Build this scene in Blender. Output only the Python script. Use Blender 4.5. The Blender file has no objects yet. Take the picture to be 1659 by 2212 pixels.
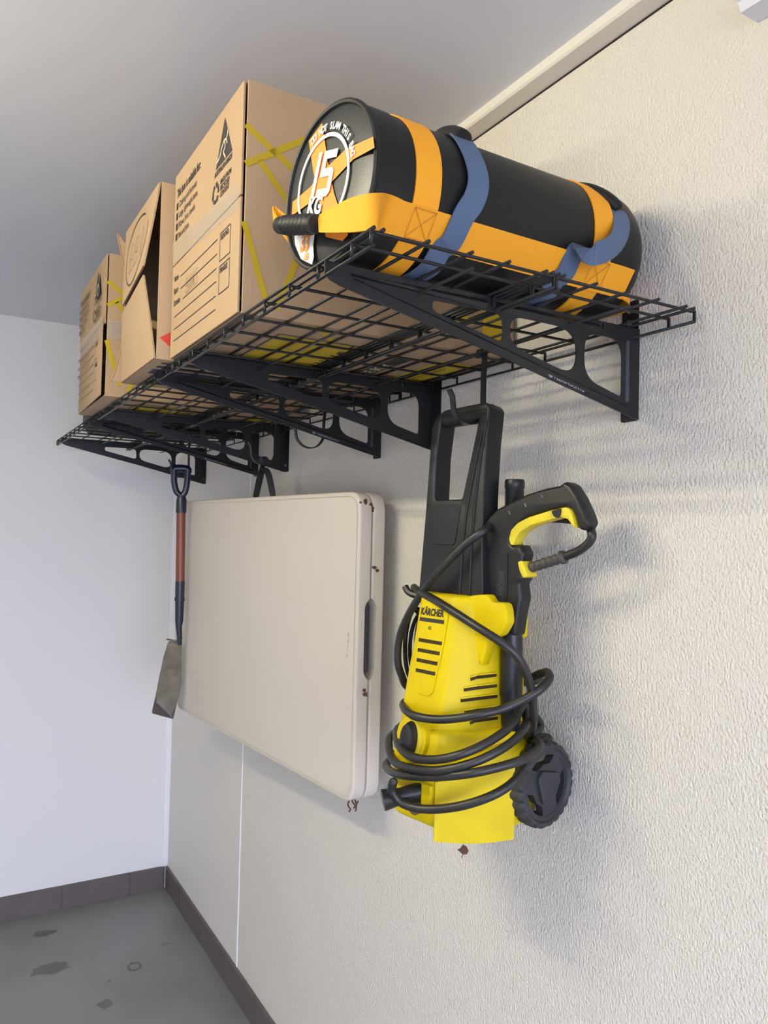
import bpy, bmesh, math, random
from mathutils import Vector, Matrix
random.seed(7)
S = bpy.context.scene
COL = S.collection
PI = math.pi

# ------------------------------------------------------------------ camera
FPX, YAW, PITCH, ROLL = 1671.08, 0.52604, 0.02887, 0.02421
CAM = Vector((-1.0824, 0.0, 1.8117))
cy_, sy_, cp_, sp_ = math.cos(YAW), math.sin(YAW), math.cos(PITCH), math.sin(PITCH)
FW = Vector((sy_*cp_, cy_*cp_, sp_)); R0 = Vector((cy_, -sy_, 0)); U0 = R0.cross(FW)
RT = R0*math.cos(ROLL) + U0*math.sin(ROLL); UPV = U0*math.cos(ROLL) - R0*math.sin(ROLL)
cam = bpy.data.cameras.new('camera'); cob = bpy.data.objects.new('camera', cam); COL.objects.link(cob)
cam.sensor_fit = 'VERTICAL'; cam.sensor_height = 24.0; cam.lens = FPX/2212*24.0
cam.clip_start = 0.02
cob.matrix_world = Matrix(((RT.x, UPV.x, -FW.x, CAM.x), (RT.y, UPV.y, -FW.y, CAM.y), (RT.z, UPV.z, -FW.z, CAM.z), (0, 0, 0, 1)))
S.camera = cob

# ------------------------------------------------------------------ world, exposure
w = bpy.data.worlds.new('daylight'); S.world = w; w.use_nodes = True
bg = w.node_tree.nodes['Background']; bg.inputs[0].default_value = (0.655, 0.72, 1.0, 1); bg.inputs[1].default_value = 13.8
S.view_settings.view_transform = 'Standard'; S.view_settings.look = 'None'
S.view_settings.exposure = 0.0; S.view_settings.gamma = 1.0; S.view_settings.use_curve_mapping = False
S.cycles.use_denoising = True
S.cycles.max_bounces = 10; S.cycles.diffuse_bounces = 6
LAMP_STRENGTH = 138.0

# ------------------------------------------------------------------ pixel helpers (pixel = direction; distance from what it touches)
def ray(px, py): return FW + RT*((px-829.5)/FPX) - UPV*((py-1106)/FPX)
def bx(px, py, x): d = ray(px, py); return CAM + d*((x-CAM.x)/d.x)
def by(px, py, y): d = ray(px, py); return CAM + d*((y-CAM.y)/d.y)
def bz(px, py, z): d = ray(px, py); return CAM + d*((z-CAM.z)/d.z)
def bpl(px, py, p0, n): d = ray(px, py); return CAM + d*((p0-CAM).dot(n)/d.dot(n))

# ------------------------------------------------------------------ materials
def lin(c):
    f = lambda v: v/12.92 if v <= 0.04045 else ((v+0.055)/1.055)**2.4
    return tuple(f(v/255.0) for v in c) + (1.0,)
MATS = {}
def mat(name, col, rough=0.6, metal=0.0, col2=None, nscale=20.0, bump=0.0, bscale=200.0, bdist=0.001, lo=0.35, hi=0.65, stretch=(1, 1, 1), emit=None, spec=0.5, alpha=1.0, ndetail=4.0, brick=None):
    if name in MATS: return MATS[name]
    m = bpy.data.materials.new(name); m.use_nodes = True; nt = m.node_tree; N = nt.nodes; L = nt.links
    b = N['Principled BSDF']; b.inputs['Base Color'].default_value = lin(col)
    b.inputs['Roughness'].default_value = rough; b.inputs['Metallic'].default_value = metal
    b.inputs['Specular IOR Level'].default_value = spec; b.inputs['Alpha'].default_value = alpha
    tc = N.new('ShaderNodeTexCoord'); mp = N.new('ShaderNodeMapping'); mp.inputs['Scale'].default_value = stretch
    L.new(tc.outputs['Object'], mp.inputs['Vector'])
    if col2:
        n = N.new('ShaderNodeTexNoise'); n.inputs['Scale'].default_value = nscale; n.inputs['Detail'].default_value = ndetail
        r = N.new('ShaderNodeValToRGB'); r.color_ramp.elements[0].color = lin(col); r.color_ramp.elements[1].color = lin(col2)
        r.color_ramp.elements[0].position = lo; r.color_ramp.elements[1].position = hi
        L.new(mp.outputs[0], n.inputs['Vector']); L.new(n.outputs['Fac'], r.inputs[0]); L.new(r.outputs[0], b.inputs['Base Color'])
    if bump > 0:
        n2 = N.new('ShaderNodeTexNoise'); n2.inputs['Scale'].default_value = bscale; n2.inputs['Detail'].default_value = 2.0
        bn = N.new('ShaderNodeBump'); bn.inputs['Strength'].default_value = bump; bn.inputs['Distance'].default_value = bdist
        L.new(mp.outputs[0], n2.inputs['Vector']); L.new(n2.outputs['Fac'], bn.inputs['Height']); L.new(bn.outputs[0], b.inputs['Normal'])
    if emit:
        b.inputs['Emission Color'].default_value = emit[0]; b.inputs['Emission Strength'].default_value = emit[1]
    MATS[name] = m
    return m

WALL = mat('painted_textured_wall', (222, 216, 203), 0.55, bump=0.9, bscale=205, bdist=0.0048, stretch=(1, 1, .7), spec=0.35)
WALLS = mat('painted_smooth_wall', (220, 215, 204), 0.6, bump=0.08, bscale=150, bdist=0.002)
WALLB = mat('painted_back_wall', (226, 224, 220), 0.6, bump=0.05, bscale=150, bdist=0.002)
CEIL = mat('painted_ceiling', (224, 226, 228), 0.8)
CORN = mat('painted_cornice', (226, 220, 206), 0.6)
TRIMW = mat('white_plastic_trim', (236, 236, 236), 0.4)
FLOOR = mat('painted_concrete_floor', (130, 131, 131), 0.45, col2=(117, 116, 113), nscale=2.2, lo=.4, hi=.75, bump=.05, bscale=60)
TILE = mat('grey_brown_skirting_tile', (92, 84, 81), 0.45, col2=(98, 90, 87), nscale=9)
GROUT = mat('tile_grout', (120, 114, 110), 0.8)
STEEL = mat('black_powder_coat', (23, 24, 26), 0.40, bump=.06, bscale=900, bdist=.0005)
WIRE = mat('black_coated_wire', (20, 21, 22), 0.4)
ZINC = mat('zinc_screw', (170, 165, 155), 0.35, metal=0.9)
LOGO = mat('pale_grey_print', (150, 150, 150), 0.6)
CARD = mat('brown_cardboard', (172, 144, 112), 0.85, col2=(166, 138, 106), nscale=3)
CARDE = mat('cardboard_edge', (150, 118, 82), 0.9, bump=.5, bscale=500, bdist=.002)
INK = mat('black_print', (42, 38, 36), 0.7)
YPRINT = mat('yellow_print', (190, 162, 26), 0.8)
NAVY = mat('navy_print', (62, 58, 84), 0.75)
CREAM = mat('cream_print', (205, 190, 160), 0.8)
RED = mat('red_print', (200, 60, 40), 0.7)
PENM = mat('pen_ink', (70, 60, 52), 0.7)
TAPE = mat('clear_tape', (205, 200, 192), 0.18, alpha=0.3)
BAGB = mat('black_vinyl', (21, 21, 21), 0.45, spec=.35, bump=.15, bscale=350, bdist=.0008)
# woven carbon look on the end of the bag
def weave_mat():
    m = bpy.data.materials.new('black_weave_vinyl'); m.use_nodes = True; nt = m.node_tree; N = nt.nodes; L = nt.links
    b = N['Principled BSDF']; b.inputs['Roughness'].default_value = 0.38
    tc = N.new('ShaderNodeTexCoord'); mp = N.new('ShaderNodeMapping'); mp.inputs['Rotation'].default_value = (0.8, 0, 0)
    ck = N.new('ShaderNodeTexChecker'); ck.inputs['Scale'].default_value = 260
    ck.inputs['Color1'].default_value = lin((24, 24, 25)); ck.inputs['Color2'].default_value = lin((44, 44, 43))
    L.new(tc.outputs['Object'], mp.inputs[0]); L.new(mp.outputs[0], ck.inputs[0]); L.new(ck.outputs[0], b.inputs['Base Color'])
    bn = N.new('ShaderNodeBump'); bn.inputs['Strength'].default_value = .5; bn.inputs['Distance'].default_value = .001
    L.new(ck.outputs['Fac'], bn.inputs['Height']); L.new(bn.outputs[0], b.inputs['Normal'])
    return m
WEAVE = weave_mat()
ORANGE = mat('orange_webbing', (246, 166, 26), 0.7, bump=.4, bscale=260, bdist=.001, stretch=(.15, .15, 1))
OPRINT = mat('orange_print', (246, 146, 32), 0.5)
BLUEW = mat('blue_grey_webbing', (84, 102, 128), 0.7, bump=.35, bscale=300, bdist=.001)
WHITEP = mat('white_print', (240, 238, 234), 0.5)
GRIPB = mat('black_rubber', (20, 20, 21), 0.5, spec=.35)
TABLE = mat('off_white_table_plastic', (206, 197, 182), 0.6, bump=.12, bscale=320, bdist=.001)
TABLEE = mat('table_edge_plastic', (208, 202, 192), 0.55, col2=(176, 164, 148), nscale=9, lo=.52, hi=.8, bump=.06, bscale=200)
DIRT = mat('dry_brown_debris', (92, 64, 46), 0.9)
DARKP = mat('dark_grey_plastic', (74, 72, 76), 0.5)
WOOD = mat('red_brown_wood', (128, 66, 46), 0.4, col2=(106, 52, 36), nscale=14, stretch=(1, 1, .08))
SBLUE = mat('dark_blue_enamel', (28, 36, 54), 0.35, col2=(24, 31, 44), nscale=20)
BLADE = mat('worn_steel_blade', (120, 112, 98), 0.5, metal=.35, col2=(84, 76, 66), nscale=18, lo=.35, hi=.75)
RUST = mat('rusty_blade_tip', (74, 56, 46), 0.7, col2=(48, 50, 62), nscale=30)
STRAP = mat('black_strap', (30, 31, 33), 0.7)
KY = mat('yellow_plastic', (220, 194, 4), 0.45, spec=.22, col2=(210, 184, 8), nscale=14, bump=.05, bscale=600, bdist=.0004)
KYD = mat('yellow_plastic_trigger', (228, 206, 50), 0.45, spec=.3, col2=(214, 192, 52), nscale=25)
KB = mat('black_plastic', (27, 27, 28), 0.42, spec=.4, col2=(32, 31, 29), nscale=12, bump=.05, bscale=700, bdist=.0004)
KBD = mat('black_plastic_dark', (25, 26, 28), 0.4)
KBB = mat('charcoal_wheel_plastic', (44, 46, 49), 0.55, col2=(54, 54, 55), nscale=25)
HOSE = mat('black_rubber_hose', (33, 32, 31), 0.42, col2=(42, 40, 37), nscale=30)
VENT_SHADE = mat('painted_vent_shade', (52, 38, 10), 0.9)  # shade of the vent slots, put into the colour of solid bars
CLOTH = mat('charcoal_fabric', (72, 72, 74), 0.9, col2=(62, 62, 64), nscale=40)
GLASSL = mat('lamp_tube', (255, 255, 255), 0.5, emit=((1.0, 0.93, 0.68, 1), LAMP_STRENGTH))
LAMPB = mat('lamp_housing', (235, 235, 232), 0.5)

# ------------------------------------------------------------------ object helpers
def root_of(o):
    while o.parent: o = o.parent
    return o
def link(o, parent=None):
    COL.objects.link(o)
    if parent is not None: o.parent = parent
    return o
def thing(name, label, cat, loc=(0, 0, 0), group=None):
    o = bpy.data.objects.new(name, None); o.empty_display_size = .05; COL.objects.link(o)
    o.location = loc; o['label'] = label; o['category'] = cat
    if group: o['group'] = group
    return o
def tag(o, label, cat, group=None):
    o['label'] = label; o['category'] = cat
    if group: o['group'] = group
    return o
def struct(o): o['kind'] = 'structure'; return o
def meshobj(name, verts, faces, m, parent=None, smooth=False, bevel=0.0, seg=2, fix=True):
    off = root_of(parent).location if parent is not None else Vector((0, 0, 0))
    me = bpy.data.meshes.new(name)
    me.from_pydata([tuple(Vector(v)-off) for v in verts], [], faces); me.materials.append(m)
    if fix:
        bm = bmesh.new(); bm.from_mesh(me); bmesh.ops.recalc_face_normals(bm, faces=bm.faces)
        if bevel > 0:
            ed = [e for e in bm.edges if len(e.link_faces) == 2 and e.calc_face_angle(0) > math.radians(22)]
            bmesh.ops.bevel(bm, geom=ed, offset=bevel, segments=seg, affect='EDGES', profile=.5, clamp_overlap=True)
        bm.to_mesh(me); bm.free()
    if smooth:
        for p in me.polygons: p.use_smooth = True
        try: me.set_sharp_from_angle(angle=math.radians(42))
        except Exception: pass
    o = bpy.data.objects.new(name, me); link(o, parent)
    return o
def box(name, a, b, m, parent=None, bevel=0.0):
    x0, x1 = sorted((a[0], b[0])); y0, y1 = sorted((a[1], b[1])); z0, z1 = sorted((a[2], b[2]))
    v = [(x0, y0, z0), (x1, y0, z0), (x1, y1, z0), (x0, y1, z0), (x0, y0, z1), (x1, y0, z1), (x1, y1, z1), (x0, y1, z1)]
    f = [(0, 3, 2, 1), (4, 5, 6, 7), (0, 1, 5, 4), (1, 2, 6, 5), (2, 3, 7, 6), (3, 0, 4, 7)]
    return meshobj(name, v, f, m, parent, smooth=bevel > 0, bevel=bevel)
def obox(c, ax, ay, az, hx, hy, hz):
    v = []
    for sz in (-1, 1):
        for sx, sy in ((-1, -1), (1, -1), (1, 1), (-1, 1)):
            v.append(c + ax*(hx*sx) + ay*(hy*sy) + az*(hz*sz))
    return v, [(0, 3, 2, 1), (4, 5, 6, 7), (0, 1, 5, 4), (1, 2, 6, 5), (2, 3, 7, 6), (3, 0, 4, 7)]
def orbox(name, c, ax, ay, az, hx, hy, hz, m, parent=None, bevel=0.0):
    v, f = obox(Vector(c), ax, ay, az, hx, hy, hz)
    return meshobj(name, v, f, m, parent, smooth=bevel > 0, bevel=bevel)
def cr(pts, n=8, closed=False):
    P = [Vector(p) for p in pts]; out = []; k = len(P)
    rng = range(k if closed else k-1)
    for i in rng:
        if closed: p0, p1, p2, p3 = P[(i-1) % k], P[i], P[(i+1) % k], P[(i+2) % k]
        else: p0, p1, p2, p3 = P[max(i-1, 0)], P[i], P[i+1], P[min(i+2, k-1)]
        for j in range(n):
            t = j/n; t2 = t*t; t3 = t2*t
            out.append(0.5*((2*p1) + (p2-p0)*t + (2*p0-5*p1+4*p2-p3)*t2 + (3*p1-p0-3*p2+p3)*t3))
    if not closed: out.append(P[-1].copy())
    return out
def sweep_data(pts, prof, up=None, closed=False, scale=None):
    """prof: list of (a,b) in the frame (side, normal). returns verts, faces"""
    P = [Vector(p) for p in pts]; k = len(P); V = []; F = []
    nrm = None; m = len(prof)
    for i in range(k):
        t = (P[(i+1) % k]-P[(i-1) % k]) if closed else (P[min(i+1, k-1)]-P[max(i-1, 0)])
        t.normalize()
        if up is not None:
            u = Vector(up[i] if isinstance(up, list) else up); nrm = u - t*u.dot(t)
        else:
            if nrm is None:
                nrm = t.orthogonal()
            nrm = nrm - t*nrm.dot(t)
        nrm.normalize(); s = t.cross(nrm)
        sc = scale[i] if scale else 1.0
        for a, b in prof: V.append(P[i] + s*(a*sc) + nrm*(b*sc))
    for i in range(k if closed else k-1):
        for j in range(m):
            a = i*m+j; b = i*m+(j+1) % m; c = ((i+1) % k)*m+(j+1) % m; d = ((i+1) % k)*m+j
            F.append((a, b, c, d))
    if not closed:
        F.append(tuple(range(m-1, -1, -1))); F.append(tuple(range((k-1)*m, k*m)))
    return V, F
def circ(r, n=10): return [(r*math.cos(2*PI*i/n), r*math.sin(2*PI*i/n)) for i in range(n)]
def rect(wd, t): return [(-wd/2, -t/2), (wd/2, -t/2), (wd/2, t/2), (-wd/2, t/2)]
def tube(name, pts, r, m, parent=None, n=10, closed=False, scale=None):
    V, F = sweep_data(pts, circ(r, n), None, closed, scale)
    return meshobj(name, V, F, m, parent, smooth=True)
def strip(name, pts, wd, t, up, m, parent=None, smooth=True, closed=False):
    V, F = sweep_data(pts, rect(wd, t), up, closed)
    return meshobj(name, V, F, m, parent, smooth=smooth)
def grab(ob):
    dg = bpy.context.evaluated_depsgraph_get(); ev = ob.evaluated_get(dg); me = bpy.data.meshes.new_from_object(ev)
    V = [v.co.copy() for v in me.vertices]; F = [tuple(p.vertices) for p in me.polygons]
    bpy.data.meshes.remove(me); d = ob.data; bpy.data.objects.remove(ob); bpy.data.curves.remove(d)
    return V, F
def plate_data(loops, th, bevel=0.0, res=1):
    """2-D outlines (first outer, then holes) -> slab in XY, z in +-th/2"""
    cu = bpy.data.curves.new('tmp', 'CURVE'); cu.dimensions = '2D'; cu.fill_mode = 'BOTH'
    cu.extrude = max(th/2-bevel, 0); cu.bevel_depth = bevel; cu.bevel_resolution = res; cu.offset = -bevel
    for lp in loops:
        sp = cu.splines.new('POLY'); sp.points.add(len(lp)-1); sp.use_cyclic_u = True
        for p, q in zip(sp.points, lp): p.co = (q[0], q[1], 0, 1)
    ob = bpy.data.objects.new('tmp', cu); COL.objects.link(ob)
    V, F = grab(ob)
    # weld
    me = bpy.data.meshes.new('t'); me.from_pydata(V, [], F); bm = bmesh.new(); bm.from_mesh(me)
    bmesh.ops.remove_doubles(bm, verts=bm.verts, dist=1e-5); bm.to_mesh(me); bm.free()
    V = [v.co.copy() for v in me.vertices]; F = [tuple(p.vertices) for p in me.polygons]; bpy.data.meshes.remove(me)
    return V, F
def place(V, o, ex, ey, ez): return [Vector(o) + ex*v[0] + ey*v[1] + ez*v[2] for v in V]
def plate(name, loops, th, o, ex, ey, ez, m, parent=None, bevel=0.0, res=1, smooth=None):
    V, F = plate_data(loops, th, bevel, res)
    return meshobj(name, place(V, o, ex, ey, ez), F, m, parent, smooth=(bevel > 0 if smooth is None else smooth))
def text_data(s, size, bold=0.0, shear=0.0, align='LEFT', spacing=1.0):
    cu = bpy.data.curves.new('tmp', 'FONT'); cu.body = s; cu.size = size; cu.offset = bold; cu.shear = shear
    cu.align_x = align; cu.space_character = spacing; cu.resolution_u = 3
    ob = bpy.data.objects.new('tmp', cu); COL.objects.link(ob)
    return grab(ob)
def text(name, s, size, o, ex, ey, m, parent, bold=0.0, shear=0.0, align='LEFT', spacing=1.0, xs=1.0):
    V, F = text_data(s, size, bold, shear, align, spacing)
    return meshobj(name, [Vector(o) + ex*(v.x*xs) + ey*v.y for v in V], F, m, parent, fix=False)
def joined(name, parts, m, parent, smooth=False, fix=True):
    V = []; F = []
    for v, f in parts:
        k = len(V); V += list(v); F += [tuple(i+k for i in q) for q in f]
    return meshobj(name, V, F, m, parent, smooth=smooth, fix=fix)
def flat(pts, n, off):
    return [Vector(p)+n*off for p in pts], [tuple(range(len(pts)))]
def flatpoly(name, pts, n, off, m, parent):
    v, f = flat(pts, n, off); return meshobj(name, v, f, m, parent, fix=False)
def pline(pts, wd, n, off):
    """flat drawn line on a plane with normal n"""
    P = [Vector(p) for p in pts]; V = []; F = []
    for i, p in enumerate(P):
        t = (P[min(i+1, len(P)-1)]-P[max(i-1, 0)]).normalized(); s = n.cross(t)
        V += [p+s*wd/2+n*off, p-s*wd/2+n*off]
        if i: F.append((2*i-2, 2*i-1, 2*i+1, 2*i))
    return V, F
def rrect(x0, y0, x1, y1, r, n=6):
    out = []
    for cx, cy, a0 in ((x1-r, y1-r, 0), (x0+r, y1-r, 90), (x0+r, y0+r, 180), (x1-r, y0+r, 270)):
        for i in range(n+1):
            a = math.radians(a0+90*i/n); out.append((cx+r*math.cos(a), cy+r*math.sin(a)))
    return out
def rounded(poly, r, n=4):
    """round the corners of a polygon; r a number or list"""
    out = []; k = len(poly)
    for i in range(k):
        p = Vector(poly[i]).to_2d(); a = Vector(poly[i-1]).to_2d(); b = Vector(poly[(i+1) % k]).to_2d()
        rr = r[i] if isinstance(r, (list, tuple)) else r
        da = (a-p); db = (b-p); la = min(rr, da.length*.45); lb = min(rr, db.length*.45)
        if rr <= 0: out.append((p.x, p.y)); continue
        s = p+da.normalized()*la; e = p+db.normalized()*lb
        for j in range(n+1):
            t = j/n; q = s*(1-t)**2 + p*(2*t*(1-t)) + e*t*t; out.append((q.x, q.y))
    return out
X, Y, Z = Vector((1, 0, 0)), Vector((0, 1, 0)), Vector((0, 0, 1))

# ------------------------------------------------------------------ room
YB, ZC = 3.9636, 2.783
YJ = 2.923
XL, YF = -3.4, -2.6
wr = struct(box('wall_right', (0, YF, 0), (0.12, YJ-.0015, ZC), WALL))
sm = meshobj('wall_panel', *obox(Vector((0.06, (YJ+.0015+YB+.1)/2, ZC/2)), X, Y, Z, .06, (YB+.1-YJ-.0015)/2, ZC/2), WALLS, wr)
st = meshobj('joint_strip', *obox(Vector((-.0008, YJ, ZC/2)), X, Y, Z, .0022, .0028, ZC/2), TRIMW, wr)
struct(box('wall_back', (XL-.1, YB, 0), (0, YB+.1, ZC), WALLB))
struct(box('wall_left', (XL-.1, YF, 0), (XL, YB, ZC), WALLB))
struct(box('floor', (XL-.1, YF-.1, -.1), (.12, YB+.1, 0), FLOOR))
struct(box('ceiling', (XL-.1, YF-.1, ZC), (.12, YB+.1, ZC+.1), CEIL))
STAIN = mat('brown_floor_stain', (84, 76, 66), .6, alpha=.28)
fl_o = bpy.data.objects['floor']
for px, py, rx, ry, ring in ((108, 2092, .085, .030, 0), (236, 2120, .006, .006, 0), (290, 2088, .034, .022, 1), (95, 2017, .05, .02, 0), (228, 2170, .03, .02, 0), (360, 2040, .035, .004, 0)):
    c = bz(px, py, 0); n = 22; V = []; F = []
    for k in range(n):
        a = 2*PI*k/n; q = random.uniform(.72, 1.15)
        V.append(c+Vector((rx*q*math.cos(a), ry*1.6*q*math.sin(a), .0006)))
        if ring: V.append(c+Vector((rx*q*.62*math.cos(a), ry*1.6*q*.62*math.sin(a), .0006)))
    if ring: F = [(2*k, 2*((k+1) % n), 2*((k+1) % n)+1, 2*k+1) for k in range(n)]
    else: F = [tuple(range(n))]
    meshobj('floor_stain', V, F, STAIN, fl_o, fix=False)
# the open garage doorway behind the camera
dl, dr, dt = -3.1, -.35, 2.2
wf = struct(box('wall_front', (XL, YF-.1, 0), (dl, YF, ZC), WALLB))
meshobj('door_side', *obox(Vector(((dr)/2, YF-.05, ZC/2)), X, Y, Z, -dr/2, .05, ZC/2), WALLB, wf)
meshobj('door_head', *obox(Vector(((dl+dr)/2, YF-.05, (dt+ZC)/2)), X, Y, Z, (dr-dl)/2, .05, (ZC-dt)/2), WALLB, wf)
struct(box('ground', (-14, -20, -.12), (14, YF-.1, -.02), mat('driveway_concrete', (170, 168, 164), .8, col2=(150, 148, 144), nscale=3)))
# cornice bead
cz0 = 2.759
prof = [(0, ZC), (-.045, ZC), (-.047, cz0+.004), (-.043, cz0), (0, cz0)]
V = [(p[0], yy, p[1]) for yy in (YF, YB) for p in prof]
F = [(i, (i+1) % 5, 5+(i+1) % 5, 5+i) for i in range(5)] + [(0, 1, 2, 3, 4), (9, 8, 7, 6, 5)]
struct(meshobj('trim_1', V, F, CORN))
gap = mat('shadow_gap', (40, 36, 34), 1.0)
struct(box('shadow_gap_strip', (-.0012, YF, cz0-.0035), (0, YB, cz0), gap))  # dark strip: shade of the gap under the cornice put into its colour
# white strip in the corner
struct(box('trim_3', (-.029, YB-.006, .11), (0, YB, ZC), TRIMW, bevel=.001))
# white moulding end high on the wall, towards the door
def item_pt(px, py, x=0): p = bx(px, py, x); return p
YM = .740
mo = [by(1600, -40, YM), by(1578, -12, YM), by(1594, 6, YM), by(1600, 28, YM), by(1637, 49, YM)]
pr = [(0, mo[0].z)]+[(min(p.x, 0), p.z) for p in mo[1:4]]+[(0, mo[4].z)]
V = [(p[0], yy, p[1]) for yy in (YF, YM) for p in pr]
struct(meshobj('trim_4', V, F, mat('pale_grey_moulding', (222, 222, 226), .5)))
# skirting tiles
HS, TK = .1109, .012
def skirting(name, a, b, along, y_or_x, joints):
    base = None
    if along == 'y': base = struct(box(name, (-.006, a, 0), (0, b, HS-.002), GROUT))
    else: base = struct(box(name, (a, YB-.006, 0), (b, YB, HS-.002), GROUT))
    js = [a]+sorted(j for j in joints if a < j < b)+[b]
    for j0, j1 in zip(js[:-1], js[1:]):
        g = .0012
        if along == 'y': v, f = obox(Vector((-TK/2, (j0+j1)/2, HS/2)), X, Y, Z, TK/2, (j1-j0)/2-g, HS/2)
        else: v, f = obox(Vector(((j0+j1)/2, YB-TK/2, HS/2)), X, Y, Z, (j1-j0)/2-g, TK/2, HS/2)
        meshobj('tile', v, f, TILE, base, bevel=.0008, seg=1)
skirting('baseboard_right', YF, YB-TK, 'y', 0, [3.366-.328*k for k in range(-1, 19)])
skirting('baseboard_back', XL, -TK-.002, 'x', 0, [-.022]+[-.187-.312*k for k in range(0, 12)])

# ------------------------------------------------------------------ ceiling batten light (lights the wall from above, out of frame)
LX, LY0, LY1, LZ = -1.72, .74, 1.94, 2.705
lt = thing('ceiling_light', 'white fluorescent batten light fixed under the garage ceiling', 'light', (LX, (LY0+LY1)/2, ZC))
box('lamp_housing', (LX-.03, LY0-.06, ZC-.030), (LX+.03, LY1+.06, ZC-.0005), LAMPB, lt, bevel=.004)
box('added_light_shield', (LX-.065, LY0-.06, ZC-.040), (LX+.065, LY1+.06, ZC-.030), LAMPB, lt, bevel=.002)  # unseen plate added above the tube to block light going up to the ceiling
tube('lamp_tube', [(LX, LY0, LZ), (LX, LY1, LZ)], .018, GLASSL, lt, n=16)
for yy in (LY0-.02, LY1+.02): box('lamp_holder', (LX-.018, yy-.02, LZ-.024), (LX+.018, yy+.02, ZC-.044), LAMPB, lt, bevel=.003)

# ------------------------------------------------------------------ wall shelves
ZS = 2.1962      # top of the wire deck
WR = .0027
P1 = [-.622, -.608, -.540, -.470, -.406, -.338, -.326]
P2 = [-.315, -.304, -.240, -.171, -.105, -.040, -.020]
TR = .022
def unit_cyl(n=8):
    V, F = sweep_data([(0, 0, -.5), (0, 0, .5)], circ(1.0, n), X)
    me = bpy.data.meshes.new('wire'); me.from_pydata([tuple(v) for v in V], [], F); me.materials.append(WIRE)
    for p in me.polygons: p.use_smooth = len(p.vertices) == 4
    return me
def wire_mesh(length, axis):
    pts = [(0, -length/2, 0), (0, length/2, 0)] if axis == 'y' else [(-length/2, 0, 0), (length/2, 0, 0)]
    V, F = sweep_data(pts, circ(WR, 8), Z)
    me = bpy.data.meshes.new('wire'); me.from_pydata([tuple(v) for v in V], [], F); me.materials.append(WIRE)
    for p in me.polygons: p.use_smooth = len(p.vertices) == 4
    return me
# bracket outline in (x, z)
BR_OUT = [(-.626, 2.1905), (-.626, 2.172), (-.617, 2.1645), (-.600, 2.159), (-.30, 2.0955), (-.012, 2.029), (0, 2.027), (0, 2.1905),
          (-.090, 2.1905), (-.090, 2.176), (-.0935, 2.176), (-.0935, 2.1905), (-.333, 2.1905), (-.333, 2.176), (-.3365, 2.176), (-.3365, 2.1905)]
HA = rounded([(-.446, 2.1665), (-.312, 2.1675), (-.310, 2.121), (-.446, 2.150)], [.009, .018, .014, .009], 5)
HB = rounded([(-.296, 2.1675), (-.153, 2.1665), (-.152, 2.086), (-.297, 2.120)], [.03, .05, .045, .03], 7)
HC = rounded([(-.134, 2.1650), (-.0435, 2.165), (-.0425, 2.063), (-.134, 2.087)], [.03, .034, .01, .034], 7)
def bracket(parent, y, side):
    """plate in the plane y; side +1: wall flange points to +y, -1: to -y"""
    V, F = plate_data([BR_OUT, HA, HB, HC], .003)
    b = meshobj('bracket', [Vector((v[0], y+v[2], v[1])) for v in V], F, STEEL, parent)
    fy = y + side*.0185
    fl = rrect(-.0185, 2.026, .0185, 2.245, .004)
    plate('mounting_flange', [fl], .003, (-.0022, fy, 0), Y, Z, X, STEEL, b)
    # folded top edge
    V2, F2 = obox(Vector((-.30, y+side*.009, ZS-.0086)), X, Y, Z, .29, .009, .0012)
    meshobj('top_flange', V2, F2, STEEL, b)
    # pressed rib, proud on the outer face
    def rib(name, pts, d):
        n = Vector((0, -side, 0)); base = [Vector((p[0], y-side*.0015, p[1])) for p in pts]
        k = len(base); c = sum(base, Vector())/k
        inner = [c+(p-c)*1.0 for p in base]
        ridge = [base[0].lerp(base[3], .5)+n*d, base[1].lerp(base[2], .5)+n*d]
        V = base+ridge; F = [(0, 1, 5, 4), (2, 3, 4, 5), (1, 2, 5), (3, 0, 4)]
        meshobj(name, V, F, STEEL, b)
    rib('rib', [(-.585, 2.1795), (-.345, 2.1845), (-.345, 2.1695), (-.585, 2.176)], .005)
    rib('rib', [(-.325, 2.1845), (-.100, 2.1845), (-.100, 2.1695), (-.325, 2.1695)], .005)
    rib('rib', [(-.580, 2.174), (-.018, 2.048), (-.030, 2.041), (-.585, 2.1675)], .0035)
    rib('rib', [(-.034, 2.165), (-.034, 2.056), (-.024, 2.056), (-.024, 2.165)], .0035)
    for zz in (2.228, 2.205, 2.05):
        V3, F3 = sweep_data([(-.0037, fy, zz), (-.007, fy, zz), (-.0085, fy, zz)], circ(.0055, 10), Z, scale=[1, 1, .5])
        meshobj('screw', V3, F3, ZINC, b, smooth=True)
    # maker's lettering near the wall end, on the side that faces the camera
    o = Vector((-.215, y-.0018, 2.0805)); ex = Vector((.974, 0, -.226)); ey = Vector((.226, 0, .974))
    if side > 0:
        text('lettering', 'FLEXIMOUNTS', .0105, o+ex*.014, ex, ey, LOGO, b, bold=.0003)
        cc = o+ex*.0055+ey*.0035; parts = []
        for k in range(8):
            a = 2*PI*k/8; d = ex*math.cos(a)+ey*math.sin(a); e = ex*-math.sin(a)+ey*math.cos(a)
            parts.append(([cc+d*.0012+e*.0009, cc+d*.0052+e*.0016, cc+d*.0052-e*.0016, cc+d*.0012-e*.0009], [(0, 1, 2, 3)]))
        joined('emblem', parts, LOGO, b, fix=False)
    return b
SHELVES = [(.834, 1.762, (.967, 1.629), 'black wire wall shelf carrying the sandbag and the box marked BOOKS'),
           (1.765, 2.702, (1.891, 2.583), 'black wire wall shelf carrying the open box, next to the sandbag shelf'),
           (2.705, 3.690, (2.848, 3.553), 'black wire wall shelf in the room corner above the shovel')]
LABEL_DONE = []
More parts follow.
